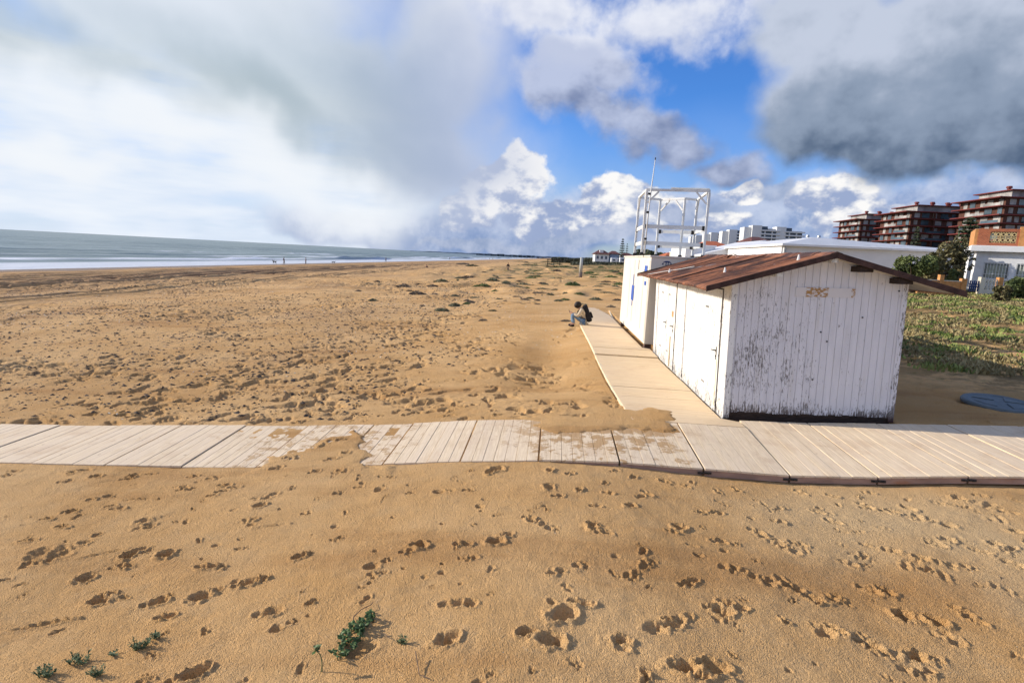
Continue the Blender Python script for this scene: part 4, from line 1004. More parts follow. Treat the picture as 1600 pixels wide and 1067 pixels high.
# ------------------------------------------------------------------ plants in the foreground
def plant_leafy():
    g = on_ground(530, 1028, 40); g2 = on_ground(577, 962, 40); r_ = empty('beach_plant', g, label='leafy green plant with glossy leaves growing from the foreground sand', cat='plant')
    d = (g2 - g); st = MB(); lv = MB(); rr = random.Random(5)
    for i in range(52):
        t = rr.random() ** .8; bx = d.x * t + rr.uniform(-.055, .055); by = d.y * t + rr.uniform(-.035, .035); hz = rr.uniform(.02, .085)
        base_ = Vector((bx * .92, by, d.z * t - .01)); tip = Vector((bx + rr.uniform(-.03, .03), by + rr.uniform(-.03, .03), d.z * t + hz)); st.tube([base_, (base_ + tip) / 2 + Vector((.005, 0, 0)), tip], [.004, .0035, .002], 5)
        for j in range(rr.randint(4, 7)):
            a = rr.uniform(0, 2 * math.pi); L_ = rr.uniform(.022, .040); w = L_ * .34; tl = rr.uniform(-.1, .75)
            dr = Vector((math.cos(a) * math.cos(tl), math.sin(a) * math.cos(tl), math.sin(tl))); sd = Vector((-math.sin(a), math.cos(a), 0)); p = base_.lerp(tip, rr.uniform(.45, 1)); nrm = dr.cross(sd)
            lv.add([p, p + dr * L_ * .35 + sd * w - nrm * .004, p + dr * L_ * .75 + sd * w * .75 - nrm * .003, p + dr * L_, p + dr * L_ * .75 - sd * w * .75 - nrm * .003, p + dr * L_ * .35 - sd * w - nrm * .004, p + dr * L_ * .5 + nrm * .005], [(0, 1, 6), (1, 2, 6), (2, 3, 6), (3, 4, 6), (4, 5, 6), (5, 0, 6)])
    st.build('stem', 'leaf_sprig', r_); lv.build('foliage', 'leaf_fg', r_, smooth=True)
plant_leafy()
def sprig(px, py, w_, h_, n, label, seed, mat='leaf_sprig', spread=None):
    g = on_ground(px, py, 40); r_ = empty('beach_plant', g, label=label, cat='plant'); rr = random.Random(seed); st = MB(); lv = MB()
    for i in range(n):
        b = Vector((rr.uniform(-w_, w_) * .6, rr.uniform(-w_, w_) * .3, -.01)); b.z = surf(g.x + b.x, g.y + b.y) - g.z - .004; tip = b + Vector((rr.uniform(-.05, .05) + b.x * .5, rr.uniform(-.04, .04), h_ * rr.uniform(.5, 1.1)))
        st.tube([b, b.lerp(tip, .5) + Vector((rr.uniform(-.01, .01), 0, 0)), tip], [.003, .0025, .0015], 5)
        for j in range(rr.randint(12, 18)):
            p = b.lerp(tip, rr.uniform(.15, 1)); a = rr.uniform(0, 6.28); tl = rr.uniform(0, .9); L_ = rr.uniform(.014, .028); dr = Vector((math.cos(a) * math.cos(tl), math.sin(a) * math.cos(tl), math.sin(tl))); sd = Vector((-math.sin(a), math.cos(a), 0)) * L_ * .22
            lv.add([p, p + dr * L_ * .5 + sd, p + dr * L_, p + dr * L_ * .5 - sd], [(0, 1, 2, 3)])
    st.build('stem', 'leaf_sprig', r_); lv.build('foliage', mat, r_)
def lone():
    g = on_ground(503, 1047, 40); r_ = empty('beach_plant', g, label='single sprig on a thin bent stem left of the leafy green plant', cat='plant'); rr = random.Random(3)
    tip = Vector((-.045, -.01, .16)); MB().tube([(0, 0, -.02), (.0, 0, .06), (-.01, 0, .11), tip], [.0045, .004, .0035, .003], 6).build('stem', 'leaf_sprig', r_); lv = MB()
    for j in range(16):
        a = rr.uniform(0, 6.28); tl = rr.uniform(-.4, .8); L_ = rr.uniform(.025, .042); dr = Vector((math.cos(a) * math.cos(tl), math.sin(a) * math.cos(tl), math.sin(tl))); sd = Vector((-math.sin(a), math.cos(a), 0)) * L_ * .3; p = tip + Vector((rr.uniform(-.01, .02), 0, rr.uniform(-.02, .01)))
        lv.add([p, p + dr * L_ * .5 + sd, p + dr * L_, p + dr * L_ * .5 - sd], [(0, 1, 2, 3)])
    lv.build('foliage', 'leaf_fg', r_)
lone()
sprig(215, 1012, .085, .07, 16, 'small grey-green sprigs at the upper end of the weed patch in the lower left', 11)
sprig(243, 997, .05, .06, 8, 'thin grey-green sprig right of the upper sprigs in the lower left', 12)
sprig(178, 1021, .028, .04, 5, 'tiny weed seedling between the two larger sprig clumps in the lower left', 13)
sprig(122, 1034, .085, .07, 14, 'feathery green weed in the middle of the patch in the lower left', 14)
sprig(72, 1056, .08, .075, 16, 'leafy weed clump at the bottom left corner', 15)
sprig(152, 1056, .045, .08, 9, 'upright weed sprig at the lower edge of the picture', 16)
sprig(628, 1004, .03, .05, 6, 'tiny weed seedling right of the round heel print', 17)
def dry_twig(pts, label, r_=.004):
    P = []
    for (x, y, dz) in pts:
        g = on_ground(x, y, 40); P.append(g + Vector((0, 0, dz)))
    o = MB().tube(P, [r_ * (1 - .5 * i / len(P)) for i in range(len(P))], 6).build('twig', 'twig'); tag(o, label, 'twig')
dry_twig([(549, 985, .01), (553, 968, .03), (565, 958, .035), (580, 950, .03), (583, 942, .012)], 'bare curved twig arching over the sand above the leafy plant')
dry_twig([(649, 1028, .05), (652, 1042, .03), (655, 1056, .012), (672, 1062, .008)], 'short forked twig near the bottom edge of the sand')
dry_twig([(588, 996, .01), (600, 993, .02), (612, 1001, .012)], 'thin dark twig lying right of the round heel print', .003)

# ------------------------------------------------------------------ dune tufts, hummocks, grass
def tuft_proto(kind, seed):
    r = np.random.RandomState(seed); n = 420 if kind != 'flat' else 300
    th_ = r.rand(n) * 2 * math.pi; q = np.sqrt(r.rand(n)); c = np.stack([q * np.cos(th_), q * np.sin(th_) * .8, .02 + .42 * (1 - q ** 2) * (.4 + .6 * r.rand(n)) * (.5 + vnoise(q * np.cos(th_) * 3, q * np.sin(th_) * 3, seed))], 1)
    c[:, 0] += .18 * np.sin(c[:, 1] * 6 + seed)
    Vv, Ff = leaves(c, .11 if kind != 'flat' else .09, seed=seed, aspect=2.3, upbias=.35)
    if kind == 'flat': Vv[:, 2] *= .55
    me = bpy.data.meshes.new('tuft'); me.from_pydata(Vv.tolist(), [], Ff.tolist()); return me
protos = {}
for kn, mt_ in (('dry', 'tuft_dry'), ('grey', 'tuft'), ('green', 'tuft_green'), ('flat', 'tuft')):
    protos[kn] = []
    for s in range(2):
        me = tuft_proto(kn, s + len(kn)); me.materials.append(MT[mt_]); protos[kn].append(me)
TG = dict(dry=('dry brown tuft of dune plants growing on the open beach', 'dry dune tufts on the open beach'), grey=('grey-green low dune plant growing on the open beach', 'grey-green dune tufts on the open beach'), green=('fresh green low dune plant on the sand near the huts', 'green dune tufts on the sand'), flat=('flat spreading mat of dune plants on the open beach', 'flat mats of dune plants on the beach'))
def put_tuft(px, py, wpx, kind, hs=1.0, xy=None):
    g = on_ground(px, py, 400); s = wpx * g.y / 900 * .5
    o = bpy.data.objects.new('dune_tuft', protos[kind][random.randint(0, 1)]); COL.objects.link(o); o.location = (g.x, g.y, surf(g.x, g.y) - .02 * s)
    o.scale = (s, s * random.uniform(.8, 1.1), min(s, 1.4) * hs); o.rotation_euler = (0, 0, random.uniform(0, 6.28))
    tag(o, TG[kind][0], 'dune plant', TG[kind][1])
for a in """631,448,24,dry 654,444,14,dry 652,462,26,dry 690,446,24,grey 676,448,16,dry 733,437,24,dry 718,440,14,grey 772,434,18,grey 770,445,24,grey 755,452,20,green 680,461,12,dry 710,463,14,grey 745,450,18,green 776,459,16,green 830,437,22,green
800,438,20,grey 710,478,22,grey 690,486,26,grey 770,486,12,grey 755,501,14,dry 883,470,16,green 808,455,20,flat 820,445,30,flat 845,430,36,flat 870,440,30,flat 895,446,30,green 850,452,24,flat 905,438,18,grey 930,437,26,green 945,445,24,flat
825,415,20,grey 840,417,26,flat 865,413,30,grey 880,418,34,green 900,412,26,flat 925,414,30,green 950,413,26,flat 870,425,18,dry 898,420,12,dry 940,420,28,flat 960,426,20,green 955,436,24,green 915,452,16,green 960,452,18,grey 948,462,22,flat 930,470,18,grey
965,470,14,dry 935,455,20,flat 968,445,18,green 922,428,20,green 885,459,12,grey 955,480,16,dry 860,461,14,grey 912,476,14,flat 780,468,10,grey 730,470,12,dry 660,478,10,dry 742,465,16,flat 790,446,18,flat 840,470,10,dry 590,440,12,dry 640,455,10,dry
583,470,16,grey 560,455,10,dry 905,463,14,green 935,448,12,grey 972,432,16,green 893,405,18,grey 912,407,22,green 855,408,20,grey 935,407,16,grey 958,408,22,green 838,411,22,flat 725,413,30,dry 738,416,22,grey 815,409,24,grey 790,448,14,grey 852,445,12,grey""".split():
    x, y, w, k = a.split(','); put_tuft(float(x), float(y), float(w) * 1.15, k, .75)
for _ in range(105):
    y = 404 + 74 * random.random() ** 1.5; x = random.uniform(max(700, 850 - (y - 404) * 4.5), 972 - .0 * y)
    if abs(x - 907) < 14 and 400 < y < 440 or (x > 890 and y > 470): continue
    put_tuft(x, y, random.uniform(7, 22) * (.6 + (y - 404) / 180), random.choice(['grey', 'flat', 'flat', 'dry', 'dry', 'green']), .6)
# piles of dry seaweed beside the seated person
for x, y, w in ((886, 502, 20), (895, 506, 12), (558, 506, 10)): put_tuft(x, y, w, 'dry', .5)
# grass on the land-side dune: countless blades in one piece
r = np.random.RandomState(3); n = 200000
gx = 7.0 + r.rand(n) ** .9 * 34; gy = 10.5 + r.rand(n) ** 1.1 * 31
ok = (gx < gy * .92 + 1.5) & (gx > 6.6 + .08 * (gy - 12)) & ~((gx > 18.5) & (gy > 47)); dens = fbm(gx * .55, gy * .55, 4, 301) + .14 * sstep(18, 32, gy) - .30 * sstep(16.0, 11.5, gy + .3 * (gx - 9)) + .03
ok &= dens > .48 + .15 * r.rand(n); gx = gx[ok]; gy = gy[ok]; n = len(gx)
gz = np.array([surf(a, b) for a, b in zip(gx, gy)]); a = r.rand(n) * 2 * math.pi; hh = (.04 + .09 * r.rand(n)) * (.6 + 1.0 * fbm(gx * .8, gy * .8, 2, 303)); wd = .010 + .012 * r.rand(n); lx = r.normal(size=n) * .55 * hh; ly = r.normal(size=n) * .55 * hh
wd *= 1 + gy / 22; dxx = np.cos(a) * wd; dyy = np.sin(a) * wd
P0 = np.stack([gx - dxx, gy - dyy, gz - .01], 1); P1 = np.stack([gx + dxx, gy + dyy, gz - .01], 1); P2 = np.stack([gx + lx + dxx * .3, gy + ly + dyy * .3, gz + hh], 1); P3 = np.stack([gx + lx * .5 - dxx, gy + ly * .5 - dyy, gz + hh * .6], 1)
Vv = np.stack([P0, P1, P2, P3], 1).reshape(-1, 3); Ff = np.arange(n * 4).reshape(-1, 4); dry = fbm(gx * 1.3, gy * 1.3, 3, 305) > .47
for sel, mt_, nm in ((~dry, 'grass', 'dune_grass'), (dry, 'grass_dry', 'dry_grass')):
    idx = np.nonzero(sel)[0]; V2 = Vv.reshape(-1, 4, 3)[idx].reshape(-1, 3); o = np_mesh(nm, V2, np.arange(len(idx) * 4).reshape(-1, 4), mt_, smooth=False)
    tag(o, 'short green grass covering the dune right of the hut' if nm == 'dune_grass' else 'yellowed dry grass among the green on the dune', 'grass', kind='stuff')
print('grass', n)
GT = [('broad low green weed clump on the grassy dune right of the hut', 'weed clumps on the grassy dune')]
for a in """1450,452,26 1475,458,20 1440,463,24 1500,462,22 1530,455,30 1560,452,34 1590,448,40 1580,462,24 1430,476,20 1520,478,30 1560,480,26 1585,500,30 1540,528,40 1575,535,34 1510,545,30 1432,530,26 1420,545,24 1490,572,26 1590,570,18 1450,515,22 1480,500,26 1465,535,20 1550,500,26 1430,500,20 1495,520,22 1570,515,26 1596,520,24 1410,520,18""".split():
    x, y, w = map(float, a.split(',')); put_tuft(x, y, w, 'green', .7); o = COL.objects[-1]; tag(o, GT[0][0], 'weed', GT[0][1]); o.name = 'weed_clump'

def crown_mesh(name, cx, cy, z0, rx, ry, h, n, size, mat, parent, seed, lumps=14, shear=0.0, gap=.35):
    r = np.random.RandomState(seed); L_ = []
    for i in range(lumps):
        a = r.rand() * 6.28; q = math.sqrt(r.rand()) * .8; zc = r.rand() ** .8
        L_.append((cx + q * rx * math.cos(a) * (1 - .35 * zc) + shear * zc * h, cy + q * ry * math.sin(a), z0 + h * (.15 + .72 * zc), r.uniform(.22, .42)))
    P = []
    for (lx_, ly_, lz_, lr) in L_:
        k = n // lumps; v = r.normal(size=(k, 3)); v /= np.linalg.norm(v, axis=1)[:, None]; v *= (.55 + .5 * r.rand(k))[:, None] ** .6
        P.append(np.stack([lx_ + v[:, 0] * lr * rx, ly_ + v[:, 1] * lr * ry, lz_ + v[:, 2] * lr * h * .6], 1))
    P = np.concatenate(P); P = P[(P[:, 2] > z0 - .1)]; P = P[vnoise(P[:, 0] * 2.2 / rx * 3, P[:, 2] * 2.2 / rx * 3 + P[:, 1], seed) > gap * .8]
    Vv, Ff = leaves(P, size, seed=seed, aspect=1.8, upbias=.2); return np_mesh(name, Vv, Ff, mat, parent, smooth=False)
def bush(px, py, Y, wpx, hpx, label, mat, seed, n=5000, size=.16, shear=0, name='bush', gap=.35):
    b = at_y(px, py, Y); s = Y / 900; w = wpx * s; h = hpx * s; z0 = base1(b[0], Y); r_ = empty(name, (b[0], Y, z0), label=label, cat='bush'); h = max(h, b[2] + h - z0)
    crown_mesh('crown', 0, 0, 0, w / 2, w / 2.4, h, n, size, mat, r_, seed, shear=shear, gap=gap); m_ = MB(); rr = random.Random(seed)
    for i in range(9):
        a = rr.uniform(0, 6.28); t = Vector((math.cos(a) * w * .3 + shear * h * .6, math.sin(a) * w * .25, h * rr.uniform(.5, .9))); m_.tube([(0, 0, -.1), t * .5 + Vector((0, 0, .1)), t], [.05, .035, .012], 6)
    m_.build('trunk', 'bark', r_)
bush(1428, 432, 39, 76, 32, 'low dark green bush behind the right slope of the hut roof', 'bush_green', 21, 8200, .11, gap=.42)
bush(1466, 434, 39.5, 70, 48, 'tall wispy brown-green bush leaning towards the brick-topped house', 'bush', 22, 9500, .10, .14, gap=.58)
bush(1493, 432, 39, 26, 58, 'straggly bush right against the corner of the brick-topped house', 'bush', 23, 3600, .09, .0, gap=.6)
bush(1452, 432, 38.5, 40, 24, 'rounded olive bush between the low green bush and the wispy one', 'bush', 24, 5000, .10, gap=.42)
bush(1492, 434, 38, 26, 14, 'small bright green shrub at the foot of the wispy bush', 'bush_green', 25, 1500, .10)
bush(1592, 449, 33, 40, 12, 'scrubby hedge in front of the brick-topped house at the right edge', 'bush_green', 26, 3600, .12)
bush(1568, 452, 31, 26, 5, 'low dry shrub before the white lattice wall', 'bush', 27, 1200, .09)
def conifer(px, py, Y, wpx, hpx, label, seed, tiers=11, dens=60, mat='pine', full=.0):
    b = at_y(px, py, Y); s = Y / 900; w = wpx * s; z0 = base1(b[0], Y); h = b[2] + hpx * s - z0; r_ = empty('norfolk_pine', (b[0], Y, z0), label=label, cat='tree')
    MB().tube([(0, 0, -.2), (0, 0, h * .5), (0, 0, h)], [.03 * h ** .8, .02 * h ** .8, .01], 7).build('trunk', 'bark', r_)
    rr = np.random.RandomState(seed); P = []; br_ = MB(); hb = hpx * s
    for t in range(tiers):
        f_ = t / (tiers - 1); z = h - hb * (1 - f_) ; R = w / 2 * (1 - f_) ** (.8 if not full else .5) + .05 * w
        for k in range(7):
            a = k * 2 * math.pi / 7 + t * .5 + rr.rand() * .3; Rk = R * rr.uniform(.7, 1.1); br_.tube([(0, 0, z), (math.cos(a) * Rk, math.sin(a) * Rk, z + Rk * .12)], [.012 * h ** .6, .004], 4)
            q = rr.rand(dens) ** .7; P.append(np.stack([np.cos(a) * Rk * q + rr.normal(size=dens) * .05 * w, np.sin(a) * Rk * q + rr.normal(size=dens) * .05 * w, z + Rk * .12 * q + np.abs(rr.normal(size=dens)) * .022 * hb], 1))
    br_.build('branches', 'bark', r_); P = np.concatenate(P); Vv, Ff = leaves(P, .045 * w + .05, seed=seed, aspect=1.6); np_mesh('crown', Vv, Ff, mat, r_, smooth=False)
conifer(1428, 396, 62, 15, 36, 'small conifer in front of the middle red-brown apartment block', 31, 9)
conifer(1508, 398, 58, 34, 50, 'spreading pine behind the brick-topped house, before the right red-brown block', 32, 9, 60, full=1)
conifer(971, 403, 250, 11, 27, 'tall layered pine beside the far houses left of the lookout frame', 33, 9, 40)
conifer(978.5, 403, 270, 5, 20, 'slim dark conifer right of the tall layered pine', 34, 7, 30, full=1)

# ------------------------------------------------------------------ brick-topped house at the right edge
def P3(px, py, Y): p = at_y(px, py, Y); return float(p[0]), float(p[2])
HY = 40.0; hx0, _ = P3(1511, 440, HY); _, hzc = P3(1520, 387.5, HY); gz_ = base1(hx0 + 3, HY); hs = empty('beach_house', (hx0, HY, gz_ - .25), label='white single-storey house with a red brick roof parapet at the right edge', cat='house')
ch = hzc - (gz_ - .25); HW = 6.6; HD = 7.0; hs.rotation_euler = (0, 0, rad(-30))
def fs(px, py=400):
    d = ray(px, py); lo, hi = -1.0, 12.0
    for _ in range(40):
        mid = (lo + hi) / 2; X = hx0 + mid * math.cos(rad(30)); Y = HY - mid * math.sin(rad(30))
        lo, hi = (mid, hi) if X / Y < d[0] / d[1] else (lo, mid)
    return lo
def wall_holes(x0, x1, z0, z1, y, th_, holes):
    m = MB(); xs_ = sorted({x0, x1, *[h[0] for h in holes], *[h[1] for h in holes]}); zs_ = sorted({z0, z1, *[h[2] for h in holes], *[h[3] for h in holes]})
    for i in range(len(xs_) - 1):
        for j in range(len(zs_) - 1):
            cx, cz = (xs_[i] + xs_[i + 1]) / 2, (zs_[j] + zs_[j + 1]) / 2
            if any(h[0] < cx < h[1] and h[2] < cz < h[3] for h in holes): continue
            m.box(xs_[i], xs_[i + 1], y, y + th_, zs_[j], zs_[j + 1])
    return m
w1 = (fs(1536, 422), fs(1577, 422), P3(1550, 436, HY)[1] - gz_ + .25, P3(1550, 411, HY)[1] - gz_ + .25); w2 = (fs(1587, 422), fs(1622, 422), w1[2], w1[3]); w3 = (w2[1] + .7, w2[1] + 1.8, w1[2], w1[3])
bodyx = .25
wall_holes(bodyx, HW, 0, ch - .22, 0, .2, [w1, w2, w3]).build('front_wall', 'stucco', hs)
MB().box(bodyx, bodyx + .2, .2, HD, 0, ch - .22).box(HW - .2, HW, .2, HD, 0, ch - .22).box(bodyx, HW, HD, HD + .2, 0, ch - .22).split('side_wall', 'stucco', hs)
bevel(MB().box(-.12, HW + .3, -.40, HD + .3, ch - .22, ch + .16).build('cornice', 'stucco', hs), .02)
MB().box(-.10, .10, -.30, -.10, 0, ch - .22).build('porch_column', 'stucco', hs)
w_list = [w1, w2, w3]
for w_ in w_list:
    o = MB().box(w_[0], w_[1], .12, .16, w_[2], w_[3]).build('window', 'glass', hs); f_ = MB()
    f_.box(w_[0], w_[0] + .06, .05, .11, w_[2], w_[3]).box(w_[1] - .06, w_[1], .05, .11, w_[2], w_[3]).box(w_[0] + .06, w_[1] - .06, .05, .11, w_[3] - .06, w_[3]).box(w_[0] + .06, w_[1] - .06, .05, .11, w_[2], w_[2] + .06); f_.build('frame', 'stucco', o)
    cu = MB(); cu.box(w_[0] + .15, w_[1] - .15, .085, .10, w_[2] + .1, w_[3] - .15); cu.build('blind', simple('curtain', (.42, .45, .36), .8, .25, 5), o)
    g_ = MB(); k = int((w_[1] - w_[0]) / .155)
    for i in range(k + 1): x = w_[0] + .03 + i * (w_[1] - w_[0] - .06) / k; g_.box(x - .014, x + .014, -.03, -.004, w_[2] - .03, w_[3] + .02)
    g_.box(w_[0] - .02, w_[1] + .02, -.032, -.002, w_[2] + .3, w_[2] + .33); g_.build('window_grille', 'white_metal', o)
pz0 = ch + .16; pz1 = pz0 + 1.08; lx0 = fs(1546, 375); lx1 = fs(1588, 375); px0 = fs(1527, 375); px1 = fs(1592, 375)
wall_holes(px0, px1, pz0, pz1, 0, .16, [(lx0, lx1, pz0 + .2, pz1 - .18)]).build('parapet', 'brick_red', hs)
MB().box(px0 - .16, px0, .03, HD * .5, pz0, pz1 - .02).box(px1, px1 + .45, -.05, .25, pz0, pz1 + .14).split('parapet_pier', 'brick_orange', hs)
def breeze(x0, x1, z0, z1, nx_, nz_, y, mat, parent):
    m = MB(); w_ = (x1 - x0) / nx_; h_ = (z1 - z0) / nz_
    for i in range(nx_):
        for j in range(nz_):
            cx, cz = x0 + (i + .5) * w_, z0 + (j + .5) * h_; R = min(w_, h_) * .5; n = 8
            for k in range(n):
                a0_, a1_ = 2 * math.pi * k / n, 2 * math.pi * (k + 1) / n
                v = [(cx + R * f * math.cos(a), yy_, cz + R * f * math.sin(a)) for yy_ in (y, y + .09) for f in (.55, .93) for a in (a0_, a1_)]
                m.add(v, [(0, 1, 3, 2), (4, 6, 7, 5), (0, 4, 5, 1), (2, 3, 7, 6)])
    for i in range(nx_ + 1): m.box(x0 + i * w_ - .018, x0 + i * w_ + .018, y + .005, y + .085, z0, z1)
    for j in range(nz_ + 1): m.box(x0, x1, y + .01, y + .08, z0 + j * h_ - .018, z0 + j * h_ + .018)
    return m.build('breeze_blocks', mat, parent)
breeze(lx0, lx1, pz0 + .2, pz1 - .18, 5, 2, .03, 'lattice', hs)
# garden wall, pillars and gate
WY = 36.5
def zpix(px, py, Y): return P3(px, py, Y)
def gwall(x0p, x1p, ytop, ybot, mat, name, label, cat, caps=()):
    x0, z1 = P3(x0p, ytop, WY); x1, _ = P3(x1p, ytop, WY); z0 = P3(x0p, ybot, WY)[1] - .3
    r_ = empty(name, (x0, WY, z0), label=label, cat=cat); return r_, x1 - x0, z1 - z0
r_, w_, h_ = gwall(1436, 1511, 437, 450, 'brick_orange', 'garden_wall', 'low orange brick garden wall between the hut roof and the blue gate', 'garden wall')
MB().box(0, w_ - .3, 0, .15, 0, h_).build('panel', 'brick_orange', r_); MB().box(-.02, w_ - .3, -.02, .17, h_, h_ + .05).build('coping', 'stucco_cream', r_)
MB().box(1.16, 1.40, -.05, .2, 0, h_ + .36).build('pillar', 'brick_orange', r_); MB().box(w_ - .3, w_, -.05, .2, 0, h_ + .2).build('pillar', 'brick_orange', r_)
r_, w_, h_ = gwall(1516, 1531, 438, 450, 'blue_paint', 'garden_gate', 'blue slatted garden gate between orange and cream pillars', 'gate')
g_ = MB(); 
for i in range(5): g_.box(i * w_ / 4.6, i * w_ / 4.6 + .07, 0, .03, .1, h_ - .03 * (i % 2))
g_.box(0, w_, .032, .06, .35, .42).box(0, w_, .032, .06, h_ - .25, h_ - .18).build('gate_leaf', 'navy', r_)
r_, w_, h_ = gwall(1532, 1567, 436, 452, 'lattice_white', 'lattice_wall', 'white breeze-block wall with round holes beneath the barred window', 'garden wall')
breeze(.28, w_ - .25, .3, h_, 4, 2, .0, 'lattice_white', r_); MB().box(.28, w_ - .25, -.02, .12, 0, .28).build('footing', 'stucco_cream', r_)
MB().box(0, .26, -.06, .2, 0, h_ + .12).build('pillar', 'stucco_cream', r_); MB().box(w_ - .24, w_ + .02, -.06, .2, 0, h_ + .15).build('pillar', 'brick_orange', r_)
r_, w_, h_ = gwall(1569, 1640, 438, 452, 'lattice_white', 'lattice_wall', 'white breeze-block wall half hidden by the scrubby hedge at the right edge', 'garden wall')
breeze(.1, w_, .3, h_, 8, 2, .0, 'lattice_white', r_); MB().box(.1, w_, -.02, .12, 0, .28).build('footing', 'stucco_cream', r_)

# ------------------------------------------------------------------ long white building behind the huts
BY = 48.0; bx0, bzt = P3(1226, 381, BY); bx1, bz1 = P3(1474, 392.5, BY); bg0 = 1.0
wb = empty('beach_restaurant', (bx0, BY, bg0), label='long white flat building with a shallow white roof behind the peeling hut', cat='building')
bw_ = bx1 - bx0 + 1.5; bh = bzt - bg0; bd = 15.0
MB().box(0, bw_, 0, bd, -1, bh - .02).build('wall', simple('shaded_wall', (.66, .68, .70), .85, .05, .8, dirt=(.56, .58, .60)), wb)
rx_ = P3(1276, 370, BY)[0] - bx0; rz_ = P3(1276, 370.5, BY)[1] - bg0
m = MB(); A = [(-.35, -.5, bh), (bw_ + .4, -.5, P3(1474, 391, BY)[1] - bg0), (bw_ + .4, bd + .4, bh - .35), (-.35, bd + .4, bh)]; T_ = [(rx_, .6, rz_), (bw_ + .1, .6, P3(1474, 391, BY)[1] - bg0 + .12), (rx_, bd - .5, rz_), ]
low = [(x, y, z - .16) for x, y, z in A]
m.add(low + A + T_, [(0, 3, 2, 1), (0, 1, 5, 4), (1, 2, 6, 5), (2, 3, 7, 6), (3, 0, 4, 7), (4, 5, 9, 8), (4, 8, 10, 7), (7, 10, 6), (8, 9, 5, 6, 10)]); m.build('roof', 'roof_white', wb)
m = MB().box(-.12, -.01, .2, bd - .3, bh - .95, bh - .12); m.build('white_parapet', 'stucco', wb)
for i in range(4): MB().box(-.10, -.01, .3 + i * 3.4, .5 + i * 3.4, -.5, bh - .95).build('pier', 'stucco', wb)
for (px, py) in ((1262, 372), (1280, 368)):
    vx, vz = P3(px, py, BY + 5); v = MB().tube([(vx - bx0, 5, rz_ - .35), (vx - bx0, 5, rz_ + .25)], .09, 8).tube([(vx - bx0, 5, rz_ + .25), (vx - bx0, 5, rz_ + .42)], [.16, .12], 8); v.split('roof_vent', 'galv', wb)
m = MB().box(.02, .12, -.14, -.02, bh - 1.9, bh - .2); m.build('downpipe', 'galv', wb)
# further wing with a sloping pale roof
ax0, az0 = P3(1147, 389, 63.5); aw = bx0 - ax0 + 3; wg = empty('restaurant_wing', (ax0 - 3.2, 63.6, .6), label='lower pale wing with a sloping roof left of the long white building', cat='building')
zt_ = az0 - .6
m = MB().box(0, aw + 4, 0, 10, -1, zt_ - .9); m.build('wall', 'stucco', wg)
rzz = P3(1226, 377, 63.6)[1] - .6
m = MB().add([(-.3, -.5, zt_ - .95), (aw + 4, -.5, zt_ - .2), (aw + 4, 10, zt_ - .2), (-.3, 10, zt_ - .95), (-.3, -.5, zt_ - .75), (aw + 4, -.5, rzz), (aw + 4, 10, rzz), (-.3, 10, zt_ - .75)], [(0, 3, 2, 1), (4, 5, 6, 7), (0, 1, 5, 4), (1, 2, 6, 5), (2, 3, 7, 6), (3, 0, 4, 7)]); m.build('roof', 'roof_white', wg)
def boxhouse(name, x0p, x1p, ytop, Y, dep, label, mat='stucco', z0=.2, roof=None, rtop=None, wins=(), cat='house', over=.3):
    x0, z1 = P3(x0p, ytop, Y); x1, _ = P3(x1p, ytop, Y); r_ = empty(name, (x0, Y, z0), label=label, cat=cat); w_ = x1 - x0; h_ = z1 - z0
    MB().box(0, w_, 0, dep, -1, h_).build('wall', mat, r_)
    if roof:
        rt_ = P3((x0p + x1p) / 2, rtop, Y)[1] - z0; o = over; q = min(w_, dep) * .32
        v = [(-o, -o, h_ + .01), (w_ + o, -o, h_ + .01), (w_ + o, dep + o, h_ + .01), (-o, dep + o, h_ + .01), (q, dep / 2, rt_), (w_ - q, dep / 2, rt_), (-o, -o, h_ - .12), (w_ + o, -o, h_ - .12), (w_ + o, dep + o, h_ - .12), (-o, dep + o, h_ - .12)]
        MB().add(v, [(0, 1, 5, 4), (1, 2, 5), (2, 3, 4, 5), (3, 0, 4), (0, 6, 7, 1), (1, 7, 8, 2), (2, 8, 9, 3), (3, 9, 6, 0), (6, 9, 8, 7)]).build('roof', roof, r_)
    else: MB().box(-.12, w_ + .12, -.12, dep + .12, h_ + .005, h_ + .16).build('roof', 'roof_white', r_)
    for (fx_, fz_, ww, wh) in wins: o = MB().box(w_ * fx_, w_ * fx_ + ww, -.05, -.01, h_ * fz_, h_ * fz_ + wh).build('window', 'strip_dark', r_)
    return r_, w_, h_
boxhouse('beach_house', 1072, 1118, 384, 66, 8, 'small white flat-roofed annex under the orange-roofed house', 'stucco', .4, wins=((.1, .3, .9, 1.0),))
boxhouse('beach_house', 1097, 1148, 386, 84, 9, 'cream house with a bright orange tiled roof behind the white building', 'stucco_cream', .8, 'terracotta', 375.5, ((.2, .55, 1, .9), (.6, .55, 1, .9)))
boxhouse('beach_house', 1042, 1062, 399, 130, 8, 'small orange-roofed house seen through the lookout frame', 'stucco_cream', .3, 'terracotta', 394.5)
boxhouse('beach_house', 1176, 1206, 376, 120, 9, 'red-roofed house just under the white towers', 'stucco', .5, 'dark_tile', 369)
boxhouse('beach_house', 1058, 1080, 394, 110, 7, 'low cream building behind the right posts of the lookout frame', 'stucco_cream', .3)
boxhouse('beach_house', 1452, 1478, 391, 75, 8, 'house with a low orange roof glimpsed over the end of the white building', 'stucco_cream', 1.5, 'terracotta', 386)
for a in ((1016, 1030, 398, 200, 'low white house with a dark roof behind the left posts', 'stucco', 'dark_tile', 393), (1031, 1040, 397, 220, 'narrow grey house in the gap of the lookout frame', 'stucco', 'dark_tile', 394)):
    boxhouse('beach_house', a[0], a[1], a[2], a[3], 10, a[4], a[5], .1, a[6], a[7], ((.3, .5, 1.2, 1.2),))
